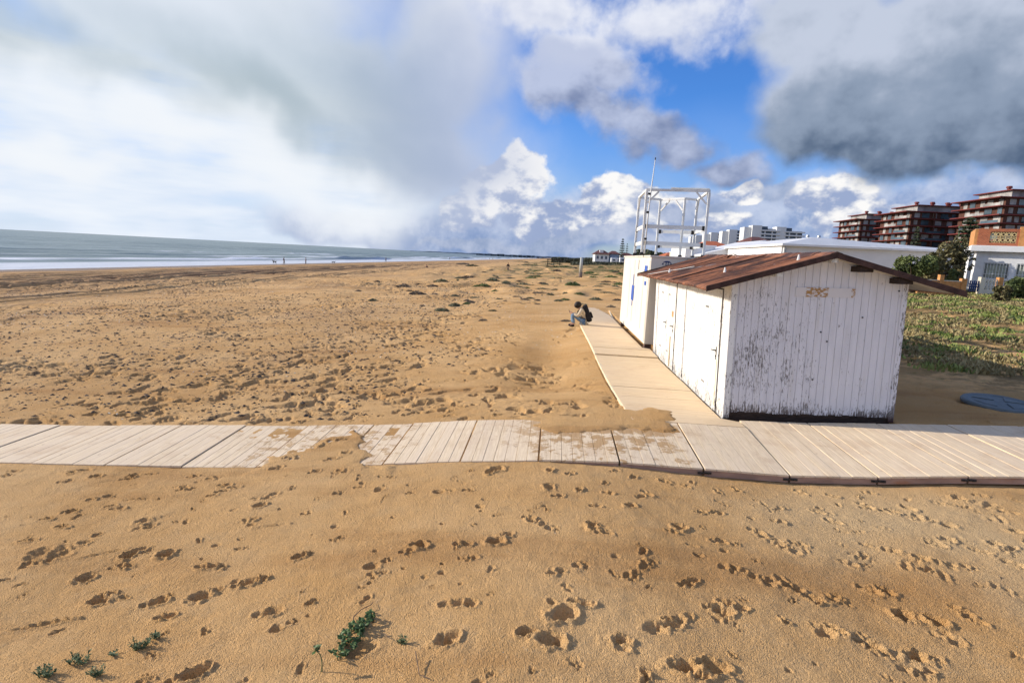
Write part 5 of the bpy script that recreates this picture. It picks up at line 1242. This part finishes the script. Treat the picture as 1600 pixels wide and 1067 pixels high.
hA, wA, hA_ = boxhouse('villa', 930, 952, 396.5, 250, 14, 'white two-storey villa with a dark red roof, farthest left of the houses', 'stucco', -.2, 'dark_tile', 390.5, ((.12, .62, .9, 1.2), (.42, .62, .9, 1.2), (.72, .62, .9, 1.2), (.2, .2, 1, 1.2), (.6, .2, 1, 1.2)), over=.6)
MB().box(wA * .35, wA * .6, 2, 6, hA_ - .2, hA_ + 1.6).build('stair_turret', 'stucco', hA)
boxhouse('villa', 953, 968, 396.5, 255, 12, 'pale blue-grey house with a brown roof beside the white villa', simple('blue_stucco', (.36, .44, .58), .8, .1, .5), -.2, 'dark_tile', 392, ((.3, .5, 1, 1.1),), over=.5)
boxhouse('villa', 971, 992, 399, 262, 12, 'white bungalow partly behind the tall layered pine', 'stucco', -.2, 'dark_tile', 395.5, ((.2, .5, 1, 1.1), (.6, .5, 1, 1.1)))
boxhouse('villa', 992, 1012, 399, 280, 12, 'cream bungalow behind the cabin corner', 'stucco_cream', -.2, 'dark_tile', 394.5, ((.4, .5, 1, 1.1),))
def vanlike(px, py, Y, label, L_=5.0):
    x, z = P3(px, py, Y); g0 = base1(x, Y); r_ = empty('caravan', (x, Y, g0), label=label, cat='caravan')
    bevel(MB().box(0, L_, 0, 2, .5, 2.5).build('body', 'stucco', r_), .2, 2); MB().box(.6, 1.6, -.02, -.002, 1.4, 2.0).box(2.4, 3.4, -.02, -.002, 1.4, 2.0).split('window', 'strip_dark', r_)
    for x in (1, L_ - 1): MB().tube([(x, .1, .38), (x, .35, .38)], .36, 12).build('wheel', 'dark', r_)
vanlike(954.5, 408, 215, 'white caravan parked below the pale blue-grey house', 2.6); vanlike(968, 409, 205, 'white caravan parked right of the other, by the cabin edge', 2.4)

# ------------------------------------------------------------------ pergola, marker post, poles
def ground_at(x, y): return base1(x, y)
pg = at_y(856, 407, 210); x0 = float(pg[0]); gzp = ground_at(x0, 210); pr = empty('pergola', (x0, 210, gzp), label='dark wooden shelter frame on the dune at the far end of the beach', cat='pergola')
for (i, j) in ((0, 0), (1, 0), (2, 0), (0, 1), (1, 1), (2, 1)): MB().bar((i * 2.2, j * 3, 0), (i * 2.2, j * 3, 2.0), .22).build('post', 'rock_dark', pr)
MB().box(-.4, 5, -.3, 3.3, 2.0, 2.3).build('roof', 'rock_dark', pr)
g = on_ground(906.7, 434.5, 400); hp_ = (434.5 - 403) * g.y / 900
mp_ = empty('marker_post', g, label='pale grey upright marker post standing alone on the sand left of the cabin', cat='post')
MB().tube([(0, 0, -.3), (0, 0, hp_ * .28)], .19 * g.y / 62, 12).build('base', 'tan_cloth', mp_, smooth=True); MB().tube([(0, 0, hp_ * .28), (0.02, 0, hp_)], [.17 * g.y / 62, .16 * g.y / 62], 12).build('shaft', 'post_pale', mp_, smooth=True)
for px, py, lab in ((887, 407.5, 'thin stake on the far dune right of the dark shelter'), (892.5, 406.5, 'second thin stake on the far dune, farther right of the dark shelter')):
    g = on_ground(px, py, 400); o = MB().tube([(0, 0, -.2), (0, 0, 1.9)], .07, 6).build('stake', 'post_pale', loc=g); tag(o, lab, 'stake')

# ------------------------------------------------------------------ shells, weed and driftwood bits, some in place of shadows
def litter(name, n, fx, fy, sz, mat, label, seed, thr=.5):
    r = np.random.RandomState(seed); x = fx[0] + (fx[1] - fx[0]) * r.rand(n); y = fy[0] * (fy[1] / fy[0]) ** r.rand(n)
    k = (fbm(x * .14, y * .09, 3, seed) * .6 + fbm(x * .8, y * .6, 3, seed + 1) * .4 > thr + .06 * (r.rand(n) - .5)) & (np.abs(x) < y * 1.1) ; x = x[k]; y = y[k]; n = len(x)
    z = np.array([surf(a, b) for a, b in zip(x, y)]); s = sz * (.4 + r.rand(n) ** 2 * 1.6) * (1 + y / 60); a = r.rand(n) * 6.28; h = s * (.25 + .3 * r.rand(n)); e = s * (.3 + .5 * r.rand(n))
    ca, sa = np.cos(a), np.sin(a); C_ = np.stack([x, y, z], 1); Z0 = np.zeros(n)
    pts = [np.stack([ca * s, sa * s, Z0 - .004], 1), np.stack([-sa * e, ca * e, Z0 - .004], 1), np.stack([-ca * s, -sa * s, Z0 - .004], 1), np.stack([sa * e, -ca * e, Z0 - .004], 1), np.stack([ca * s * .2, sa * s * .2, h], 1)]
    V = np.stack([C_ + p for p in pts], 1).reshape(-1, 3); o5 = np.arange(n)[:, None] * 5
    Fc = np.concatenate([o5 + np.array([[0, 1, 4]]), o5 + np.array([[1, 2, 4]]), o5 + np.array([[2, 3, 4]]), o5 + np.array([[3, 0, 4]])]); o = np_mesh(name, V, Fc, mat, smooth=False); tag(o, label, 'beach litter', kind='stuff')
litter('seaweed_and_shadow_bits', 22000, (-36, 1), (9.4, 60), .036, 'rock_dark', 'dark dried weed and wood bits on the beach, partly standing in for shadows', 401, .50)  # weed bits, also dark stand-ins for shadows in the trampled sand
litter('shell_fragments', 9000, (-36, 1), (9.4, 50), .018, 'lattice_white', 'pale shell fragments strewn over the beach', 411, .50)
litter('shell_fragments', 900, (-4, 5), (2.7, 7.0), .0045, 'lattice_white', 'tiny pale shell fragments in the foreground sand', 421, .45)
# ------------------------------------------------------------------ red-brown apartment blocks
def apartment(px, ytop, Y, label, first=None):
    x, z = P3(px, ytop, Y)
    if first is None:
        r_ = empty('apartment_block', (x, Y, z), label=label, cat='apartment block', group='red-brown apartment blocks'); W_, D_, FH, NF = 27.0, 22.0, 2.85, 9
        MB().box(0, W_, 0, D_, -FH * (NF + 3), 0).build('wall', 'brown_wall', r_)
        MB().box(4.0, W_ - 2, 3.5, D_ - 3, .32, 2.9).build('penthouse', 'blind', r_)
        MB().box(2.8, W_ - .5, 2.0, D_ - 1.5, 2.9, 3.2).build('penthouse_roof', 'red_slab', r_)
        for (cx, cy) in ((6, 8), (11, 6), (13, 9), (17, 6), (19, 8), (23, 7)): MB().tube([(cx, cy, 3.2), (cx, cy, 4.2), (cx, cy, 4.25), (cx, cy, 4.9)], [.6, .6, .95, .8], 8).build('chimney', 'red_slab', r_)
        rr = random.Random(4)
        for f_ in range(NF + 1):
            z0 = -f_ * FH; ex = 2.2 if f_ % 1 == 0 else 1.6
            MB().box(-2.3 - (.5 if f_ == 0 else 0), W_ + .8, -1.1, D_ + 1.2, z0 - .001, z0 + .30).build('floor_slab', 'red_slab', r_)
            if f_ == NF: break
            zb = z0 - FH + .30
            # sea side (-x): balconies with pale fronts
            y = 1.0
            while y < D_ - 2.5:
                w_ = rr.choice((2.0, 2.6, 3.4)); 
                MB().box(-.12, -.005, y, y + w_, zb + .1, z0 - .25).build('window', 'blind' if rr.random() < .75 else 'glass', r_); y += w_ + rr.choice((1.3, 2.0, 2.6))
            if rr.random() < .8: y = rr.choice((0, 7, 13)); MB().box(-2.28, -2.2, y - .9, y + 7, zb + .01, zb + .9).build('balcony_front', 'glass' if rr.random() < .8 else 'blind', r_)
            xx_ = 1.2
            while xx_ < W_ - 2.2:
                w_ = rr.choice((1.4, 2.0, 2.8)); MB().box(xx_, xx_ + w_, -.12, -.005, zb + .35, z0 - .35).build('window', 'blind' if rr.random() < .72 else 'glass', r_); xx_ += w_ + rr.choice((.9, 1.5, 2.2))
            if rr.random() < .6: x_ = rr.choice((0, 6, 12, 17)); MB().box(x_, x_ + 7, -1.08, -1.0, zb + .01, zb + .85).build('balcony_front', 'glass', r_)
            MB().box(8.5, 8.9, -1.05, -.125, zb + .005, z0 - .002).box(17.5, 17.9, -1.05, -.125, zb + .005, z0 - .002).split('fin_wall', 'brown_wall', r_)
        return r_
    c = copy_tree(first); c.location = (x, Y, z); c['label'] = label; return c
ap = apartment(1425, 331, 250, 'middle one of the three red-brown apartment blocks, between the other two')
apartment(1346, 343, 300, 'left and smallest of the three red-brown apartment blocks, above the white roof', ap)
apartment(1573, 309, 208, 'right and largest of the three red-brown apartment blocks, above the brick parapet', ap)
# ------------------------------------------------------------------ white towers in the distance
def tower(px, ytop, Y, label, first=None):
    x, z = P3(px, ytop, Y)
    if first is None:
        r_ = empty('apartment_tower', (x, Y, z), label=label, cat='apartment tower', group='white towers in the distance')
        MB().box(-9, 0, 2, 14, -42, .9).build('end_wall', 'pale_tower', r_); MB().box(-3, 5, -.5, 10, -42, 2.6).build('stair_core', 'pale_tower', r_)
        MB().box(.02, 19, .5, 12, -42, -.5).build('wall', 'strip_dark', r_)
        for f_ in range(9): MB().box(4.6, 20.5, -1.6, .48, -.9 - f_ * 3.0 - 1.1, -.9 - f_ * 3.0).build('balcony_band', 'pale_tower', r_)
        for k in (7.5, 13.5): MB().box(k, k + 1.0, -.6, .4, -40, -1).build('dividing_fin', 'pale_tower', r_)
        MB().box(6, 11, 3, 8, -.5, 2.2).build('roof_house', 'strip_dark', r_)
        return r_
    c = copy_tree(first); c.location = (x, Y, z); c['label'] = label; return c
tt_ = tower(1181, 357, 520, 'white apartment tower with dark balcony bands, tallest of the distant row')
tower(1219, 359.5, 520, 'white apartment tower at the right end of the distant row', tt_)
tower(1144, 363, 610, 'white apartment tower left of the tallest one in the distant row', tt_)
tower(1115, 367, 680, 'white apartment tower just right of the lookout frame', tt_)
tower(1091, 371, 760, 'white apartment tower seen behind the right post of the lookout frame', tt_)

# ------------------------------------------------------------------ far woods, headland
def woods(name, pts, h, label, seed, n, size, mat='woods', dep=12):
    r = np.random.RandomState(seed); P = []
    for (px, Y) in pts:
        pass
    ps = np.array(pts, float); t = r.rand(n) * (len(ps) - 1); i = t.astype(int); f_ = t - i; px = ps[i, 0] * (1 - f_) + ps[i + 1, 0] * f_; Y = ps[i, 1] * (1 - f_) + ps[i + 1, 1] * f_
    X = np.array([at_y(a, 402, b)[0] for a, b in zip(px, Y)]); Y = Y + r.rand(n) * dep; top_ = h * (.45 + .75 * fbm(X * .09, Y * 0 + seed, 3, seed)); z = base(X, Y) + r.rand(n) * top_
    Vv, Ff = leaves(np.stack([X, Y, z], 1), size, seed=seed, aspect=1.3); o = np_mesh(name, Vv, Ff, mat, smooth=False); return tag(o, label, 'trees', kind='stuff')
woods('far_woods', [(862, 330), (900, 320), (935, 290), (975, 285), (1060, 290), (1110, 300)], 3.0, 'dark line of trees and scrub at the far end of the beach', 61, 16000, .8)
woods('scrub_belt', [(893, 225), (930, 210), (975, 190), (1020, 185)], 1.3, 'dark scrub in front of the far villas', 62, 9000, .42, 'woods', 8)
woods('town_trees', [(1000, 170), (1090, 160), (1200, 200), (1330, 190), (1420, 150), (1540, 110), (1640, 100)], 6.5, 'trees of the town behind the white building', 63, 22000, .6, 'pine', 14)
m = MB(); rr = random.Random(9)
hd = []
for i in range(52):
    px = 640 + i * 5.2; Y = 5200; x, z = P3(px, 395, Y); h_ = (2 + 13 * (i / 45) + rr.uniform(-2, 3)) * (1 if i > 3 else .4); hd.append((x, h_))
vs = []; fs = []
for (x, h_) in hd: vs += [(x, 5200, -4), (x, 5200, h_), (x, 5500, h_ * 1.05), (x, 5600, -4)]
for i in range(len(hd) - 1): fs += [(i * 4 + k, (i + 1) * 4 + k, (i + 1) * 4 + k + 1, i * 4 + k + 1) for k in range(3)]
MT['headland'] = simple('headland_haze_tint', (.24, .29, .36), .9, .4, .01)  # distance haze put into the blue-grey colour; far town shares it
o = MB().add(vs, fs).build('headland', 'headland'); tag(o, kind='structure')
ft_ = MB()
for i in range(26):
    px = 745 + i * 4.1 + rr.uniform(-1, 1); x, z = P3(px, 395, 2600); g_ = 2 + rr.uniform(0, 5); w_ = rr.uniform(8, 22)
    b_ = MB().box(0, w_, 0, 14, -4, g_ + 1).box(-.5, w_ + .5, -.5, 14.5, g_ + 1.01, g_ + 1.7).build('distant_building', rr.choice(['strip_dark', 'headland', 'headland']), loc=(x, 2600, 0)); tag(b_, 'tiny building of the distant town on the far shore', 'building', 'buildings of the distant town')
# ------------------------------------------------------------------ sun and sky
SUN_EL = rad(20.0); toward = Vector((-math.cos(rad(9)) * math.cos(SUN_EL), math.sin(rad(9)) * math.cos(SUN_EL), math.sin(SUN_EL)))
sl = bpy.data.lights.new("sun", 'SUN'); sl.energy = 5.0; sl.angle = rad(.5); sl.color = (1.0, .90, .76)
so = bpy.data.objects.new("sun", sl); COL.objects.link(so); so.rotation_euler = (-toward).to_track_quat('-Z', 'Y').to_euler(); so.location = toward * 50
world = bpy.data.worlds.new("World"); scene.world = world; world.use_nodes = True
nt = world.node_tree; N = nt.nodes; L = nt.links
bg = N['Background']; out = N['World Output']
world.cycles.sampling_method = 'MANUAL'; world.cycles.sample_map_resolution = 512
sky = N.new('ShaderNodeTexSky'); sky.sky_type = 'NISHITA'; sky.sun_disc = False; sky.sun_elevation = SUN_EL
sky.sun_rotation = math.atan2(toward.x, toward.y); sky.altitude = 0; sky.air_density = 1.0; sky.dust_density = .25; sky.ozone_density = 3.0
tint = N.new('ShaderNodeMix'); tint.data_type = 'RGBA'; tint.blend_type = 'MULTIPLY'; tint.inputs[0].default_value = 1; tint.inputs[7].default_value = (.50, .84, 1.35, 1)
hz = N.new('ShaderNodeSeparateXYZ'); tcc = N.new('ShaderNodeTexCoord'); L.new(tcc.outputs['Generated'], hz.inputs[0])
low = E(nt, hz.outputs[2]).ss(.22, -.02); tcol = mixc(nt, low, (.46, .84, 1.42), (.42, .60, .98)); L.new(tcol, tint.inputs[7])
L.new(sky.outputs[0], tint.inputs[6]); L.new(tint.outputs[2], bg.inputs[0]); bg.inputs[1].default_value = .12
tc = N.new('ShaderNodeTexCoord'); nv = N.new('ShaderNodeVectorMath'); nv.operation = 'NORMALIZE'; L.new(tc.outputs['Generated'], nv.inputs[0])
D = nv.outputs[0]
# domain warp so cloud edges billow
def vnz(scale, detail, amp, loc):
    mp = N.new('ShaderNodeMapping'); mp.inputs['Location'].default_value = loc; L.new(D, mp.inputs[0])
    n = N.new('ShaderNodeTexNoise'); n.inputs['Scale'].default_value = scale; n.inputs['Detail'].default_value = detail; n.inputs['Roughness'].default_value = .55; L.new(mp.outputs[0], n.inputs[0])
    s = N.new('ShaderNodeVectorMath'); s.operation = 'SUBTRACT'; L.new(n.outputs['Color'], s.inputs[0]); s.inputs[1].default_value = (.5, .5, .5)
    m = N.new('ShaderNodeVectorMath'); m.operation = 'SCALE'; L.new(s.outputs[0], m.inputs[0]); m.inputs['Scale'].default_value = amp; return m.outputs[0]
w1 = vnz(4, 3, .16, (0, 0, 0)); ad = N.new('ShaderNodeVectorMath'); ad.operation = 'ADD'; L.new(D, ad.inputs[0]); L.new(w1, ad.inputs[1])
w2 = vnz(14, 2, .05, (4, 2, 1)); ad2 = N.new('ShaderNodeVectorMath'); ad2.operation = 'ADD'; L.new(ad.outputs[0], ad2.inputs[0]); L.new(w2, ad2.inputs[1])
def polar(vec):
    s = N.new('ShaderNodeSeparateXYZ'); L.new(vec, s.inputs[0])
    a = N.new('ShaderNodeMath'); a.operation = 'ARCTAN2'; L.new(s.outputs[0], a.inputs[0]); L.new(s.outputs[1], a.inputs[1])
    e = N.new('ShaderNodeMath'); e.operation = 'ARCSINE'; e.use_clamp = False; L.new(s.outputs[2], e.inputs[0])
    c = N.new('ShaderNodeCombineXYZ'); L.new(a.outputs[0], c.inputs[0]); L.new(e.outputs[0], c.inputs[1]); return c.outputs[0], E(nt, a.outputs[0]), E(nt, e.outputs[0])
Pw, aw, ew = polar(ad2.outputs[0]); P0, a0_, e0_ = polar(D)
def blob(px, py, rx, ry, rot=0, vec=None):
    """elliptical cloud centre given by its direction from the beach; 1 in the middle, 0 at the rim"""
    a, e = azel(px, py); a1, e1 = azel(px + rx, py + rx * .05); a2, e2 = azel(px, py - ry)
    ra = math.hypot(a1 - a, e1 - e) ; re = abs(e2 - e)
    mp = N.new('ShaderNodeMapping'); mp.vector_type = 'TEXTURE'; mp.inputs['Location'].default_value = (a, e, 0); mp.inputs['Rotation'].default_value = (0, 0, rad(rot)); mp.inputs['Scale'].default_value = (ra, re, 1)
    L.new(vec or Pw, mp.inputs[0]); ln = N.new('ShaderNodeVectorMath'); ln.operation = 'LENGTH'; L.new(mp.outputs[0], ln.inputs[0])
    return E(nt, ln.outputs['Value']).inv()
def union(bs):
    u = bs[0]
    for b_ in bs[1:]: u = u._m('SMOOTH_MAX', b_, .18)
    return u
def nz(scale, detail=6, rough=.6, loc=(0, 0, 0), sc3=(1, 1, 1)):
    return tex(nt, 'noise', D, scale, detail, rough, sc3, loc)
toL = (-.035, 0, .035)      # offset towards the sun for relief
def relief(scale, loc, k=1.0, det=4):
    a = nz(scale, det, .55, loc, (1, 1, 1.5)); o = tuple(l + t * 1.0 for l, t in zip(loc, (-.02 * 1, .0, .03)))
    b_ = nz(scale, det, .55, o, (1, 1, 1.5)); return (a - b_) * k
class Layer:
    def __init__(s, col): s.c = col
def over(cur, alpha, col): return mixc(nt, alpha, cur, col)
f6 = nz(6, 5, .6, (1, 2, 3)); f3 = nz(3, 3, .55, (4, 2, 3)); f14 = nz(16, 5, .6, (2, 5, 1)); f30 = nz(36, 3, .6, (1, 5, 6))
total = None
# accumulate colour over transparent: keep premultiplied pair (alpha, colour)
cur_c = None; cur_a = None
def put(alpha, col):
    global cur_c, cur_a
    if cur_c is None: cur_c = col; cur_a = alpha
    else:
        cur_c = mixc(nt, alpha / (alpha + cur_a * alpha.inv() + .0001), cur_c, col)
        cur_a = alpha + cur_a * alpha.inv()
# 1 thin veil low on the horizon
ve = e0_.ss(.30, .0) * .42 + (f3 - .5) * .35
put((ve * a0_.ss(1.0, -.9, .35, 1.3)).mn(1.0).mx(0.0), mixc(nt, f6.ss(.35, .65), (.62, .72, .93), (.86, .90, .97)))
# 2 white streaks on the sea side
st = nz(1, 4, .6, (3, 3, 0), (3.0, 3.0, 15.0))
lw = a0_.ss(-.12, -.42) * e0_.ss(.30, .20)
put((lw * (st * .6 + f3 * .7).ss(.48, .82) + lw * .6).mn(1.0), mixc(nt, (st * .6 + f3 * .4).ss(.36, .64), (.66, .77, .94), (.90, .94, .99)))
# 3 low blue-grey bank over the far shore
b3 = union([blob(870, 372, 330, 42, 0), blob(1050, 345, 260, 50, 0), blob(640, 372, 200, 34, -3), blob(1330, 355, 260, 62, 0), blob(1560, 350, 220, 60, 0)])
put(((b3 + (f14 - .5) * .7).ss(-.25, .25)) * .93, mixc(nt, (f14 * .8 + f6 * .4 + (e0_ - .05) * 2.0 + a0_ * -.15).ss(.42, .74), (.20, .30, .55), (.58, .65, .82)))
# 4 sunlit cumulus heads
b4 = union([blob(955, 322, 85, 58, 0), blob(880, 352, 105, 34, 0), blob(785, 295, 75, 55, 0), blob(735, 330, 60, 30, 0), blob(1000, 345, 110, 45, 0), blob(1325, 335, 90, 44, 0), blob(1410, 350, 60, 24, 0), blob(1155, 308, 44, 22, 0), blob(1060, 355, 120, 20, 0), blob(1275, 318, 46, 20, 0)])
r4 = relief(22, (3, 1, 2), 2.0, 4)
d4 = b4 + (f14 - .5) * .85 + (f30 - .5) * .35
put(d4.ss(.0, .18), mixc(nt, (r4 + (f14 - .5) * .9 + (e0_ - .07) * 3.6 + .30).ss(.10, .72), (.33, .41, .62), (.97, .96, .95)))
b4b = union([blob(1215, 305, 55, 24, 0), blob(1060, 335, 120, 20, 0), blob(905, 385, 190, 22, 0), blob(760, 385, 150, 18, 0)])
put((b4b + (f14 - .5) * .8).ss(.1, .5) * .85, mixc(nt, f14.ss(.35, .65), (.30, .38, .56), (.52, .58, .74)))
# 5 middle group: white top sheet and grey belly
b5 = union([blob(850, 25, 120, 80, 0), blob(1050, 30, 150, 68, 0), blob(940, 85, 85, 60, 0), blob(1180, -40, 200, 70, 0), blob(760, -10, 110, 80, 0)])
d5 = b5 + (f6 - .5) * 1.5 + (f30 - .5) * .40
put((d5 + (f14 - .5) * .9).ss(-.05, .75) * .95, mixc(nt, (d5.inv() * .22 + relief(9, (1, 7, 2), 1.3) + f6 * .7 + (e0_ - .27) * 1.5).ss(.05, .85), (.50, .56, .74), (.86, .88, .95)))
b6 = union([blob(900, 165, 120, 58, -18), blob(1010, 195, 120, 50, -12), blob(1130, 262, 75, 36, -10), blob(1060, 215, 80, 44, 0), blob(930, 120, 90, 50, 0)])
d6 = b6 + (f6 - .5) * 1.2 + (f30 - .5) * .35
put((d6 + (f14 - .5) * .6).ss(-.15, .45) * .95, mixc(nt, (relief(10, (5, 2, 2), 1.2) + f14 * .6 + (e0_ - .20) * 3.0 + .1).ss(.05, .75), (.20, .25, .41), (.52, .58, .76)))
# 6 the big cloud on the land side
b7 = union([blob(1455, 110, 360, 200, -8), blob(1520, 225, 320, 85, 0), blob(1310, 170, 165, 110, 0), blob(1560, 215, 320, 85, -2), blob(1290, 30, 150, 85, 0), blob(1420, 245, 230, 50, -8), blob(1850, 150, 300, 190, 0)])
d7 = b7 + (f6 - .5) * .55 + (f30 - .5) * .14
dark7 = ((e0_ * -1.0 + .350) * 3.4 + a0_.ss(.35, .75) * .12 + (f6 - .5) * .9 - relief(6, (7, 2, 1), 1.0) + (f14 - .5) * .45 + (f3 - .5) * .4 + d7.ss(.1, .7) * .12 - .08)
c7 = mixc(nt, dark7.ss(.0, .55), (.55, .61, .74), (.27, .34, .46)); c7 = mixc(nt, dark7.ss(.50, .95), c7, (.075, .12, .205))
put((d7 + (f14 - .5) * .25 + .08).ss(.0, .42), c7)
# 7 the wide sheet over the sea, grey along its lower edge
b8 = union([blob(330, 40, 560, 215, -16), blob(660, 210, 200, 160, -30), blob(700, 100, 160, 180, 0), blob(560, 120, 270, 180, -20), blob(100, -120, 700, 230, 0), blob(-300, -40, 500, 160, 0)])
d8 = b8 + (f6 - .5) * .30 + (f3 - .5) * .25
band = union([blob(210, 135, 360, 75, -22), blob(500, 205, 360, 100, -22), blob(650, 225, 260, 120, -20), blob(640, 150, 280, 210, -10), blob(0, 75, 300, 70, -12)])
dk8 = (band + (f6 - .5) * .45 + (f3 - .5) * .3).ss(-.1, .95)
c8 = mixc(nt, a0_.ss(-.45, -.08), (.72, .79, .85), (.62, .67, .82)); c8 = mixc(nt, e0_.ss(.18, .42) * .6, c8, (.84, .86, .92))
c8 = mixc(nt, dk8 * .95, c8, mixc(nt, a0_.ss(-.5, -.1), (.41, .50, .56), (.40, .47, .64)))
put((d8 + (f14 - .5) * .15).ss(-.12, .62) * .95, c8)
# 8 rain shaft / bright glow below the sheet
gl = union([blob(470, 300, 260, 95, -25), blob(560, 345, 130, 80, 0), blob(250, 215, 290, 50, -18), blob(80, 235, 250, 40, -5)])
put((gl + (f6 - .5) * .35 + (st - .5) * .35).ss(-.05, .95) * .9, mixc(nt, f3, (.80, .86, .95), (.97, .98, .98)))
# overhead and behind the camera: broken cover
put((a0_.ab().ss(1.0, 1.35) * (f3 * 1.0 + .05).ss(.5, .6) * .8).mx(e0_.ss(.5, .7) * (f3 + .04).ss(.5, .62) * .8), mixc(nt, f6, (.50, .55, .66), (.85, .87, .92)))
bg2 = N.new('ShaderNodeBackground'); L.new(cur_c, bg2.inputs[0]); bg2.inputs[1].default_value = .89
ms = N.new('ShaderNodeMixShader'); L.new(cur_a.mn(1.0).mx(0.0).s, ms.inputs[0]); L.new(bg.outputs[0], ms.inputs[1]); L.new(bg2.outputs[0], ms.inputs[2])
L.new(ms.outputs[0], out.inputs['Surface'])
scene.view_settings.view_transform = 'Standard'; scene.view_settings.look = 'None'; scene.view_settings.exposure = 0.18; scene.view_settings.gamma = 1.0
scene.render.engine = 'CYCLES'; scene.cycles.max_bounces = 5; scene.cycles.diffuse_bounces = 2; scene.cycles.glossy_bounces = 2
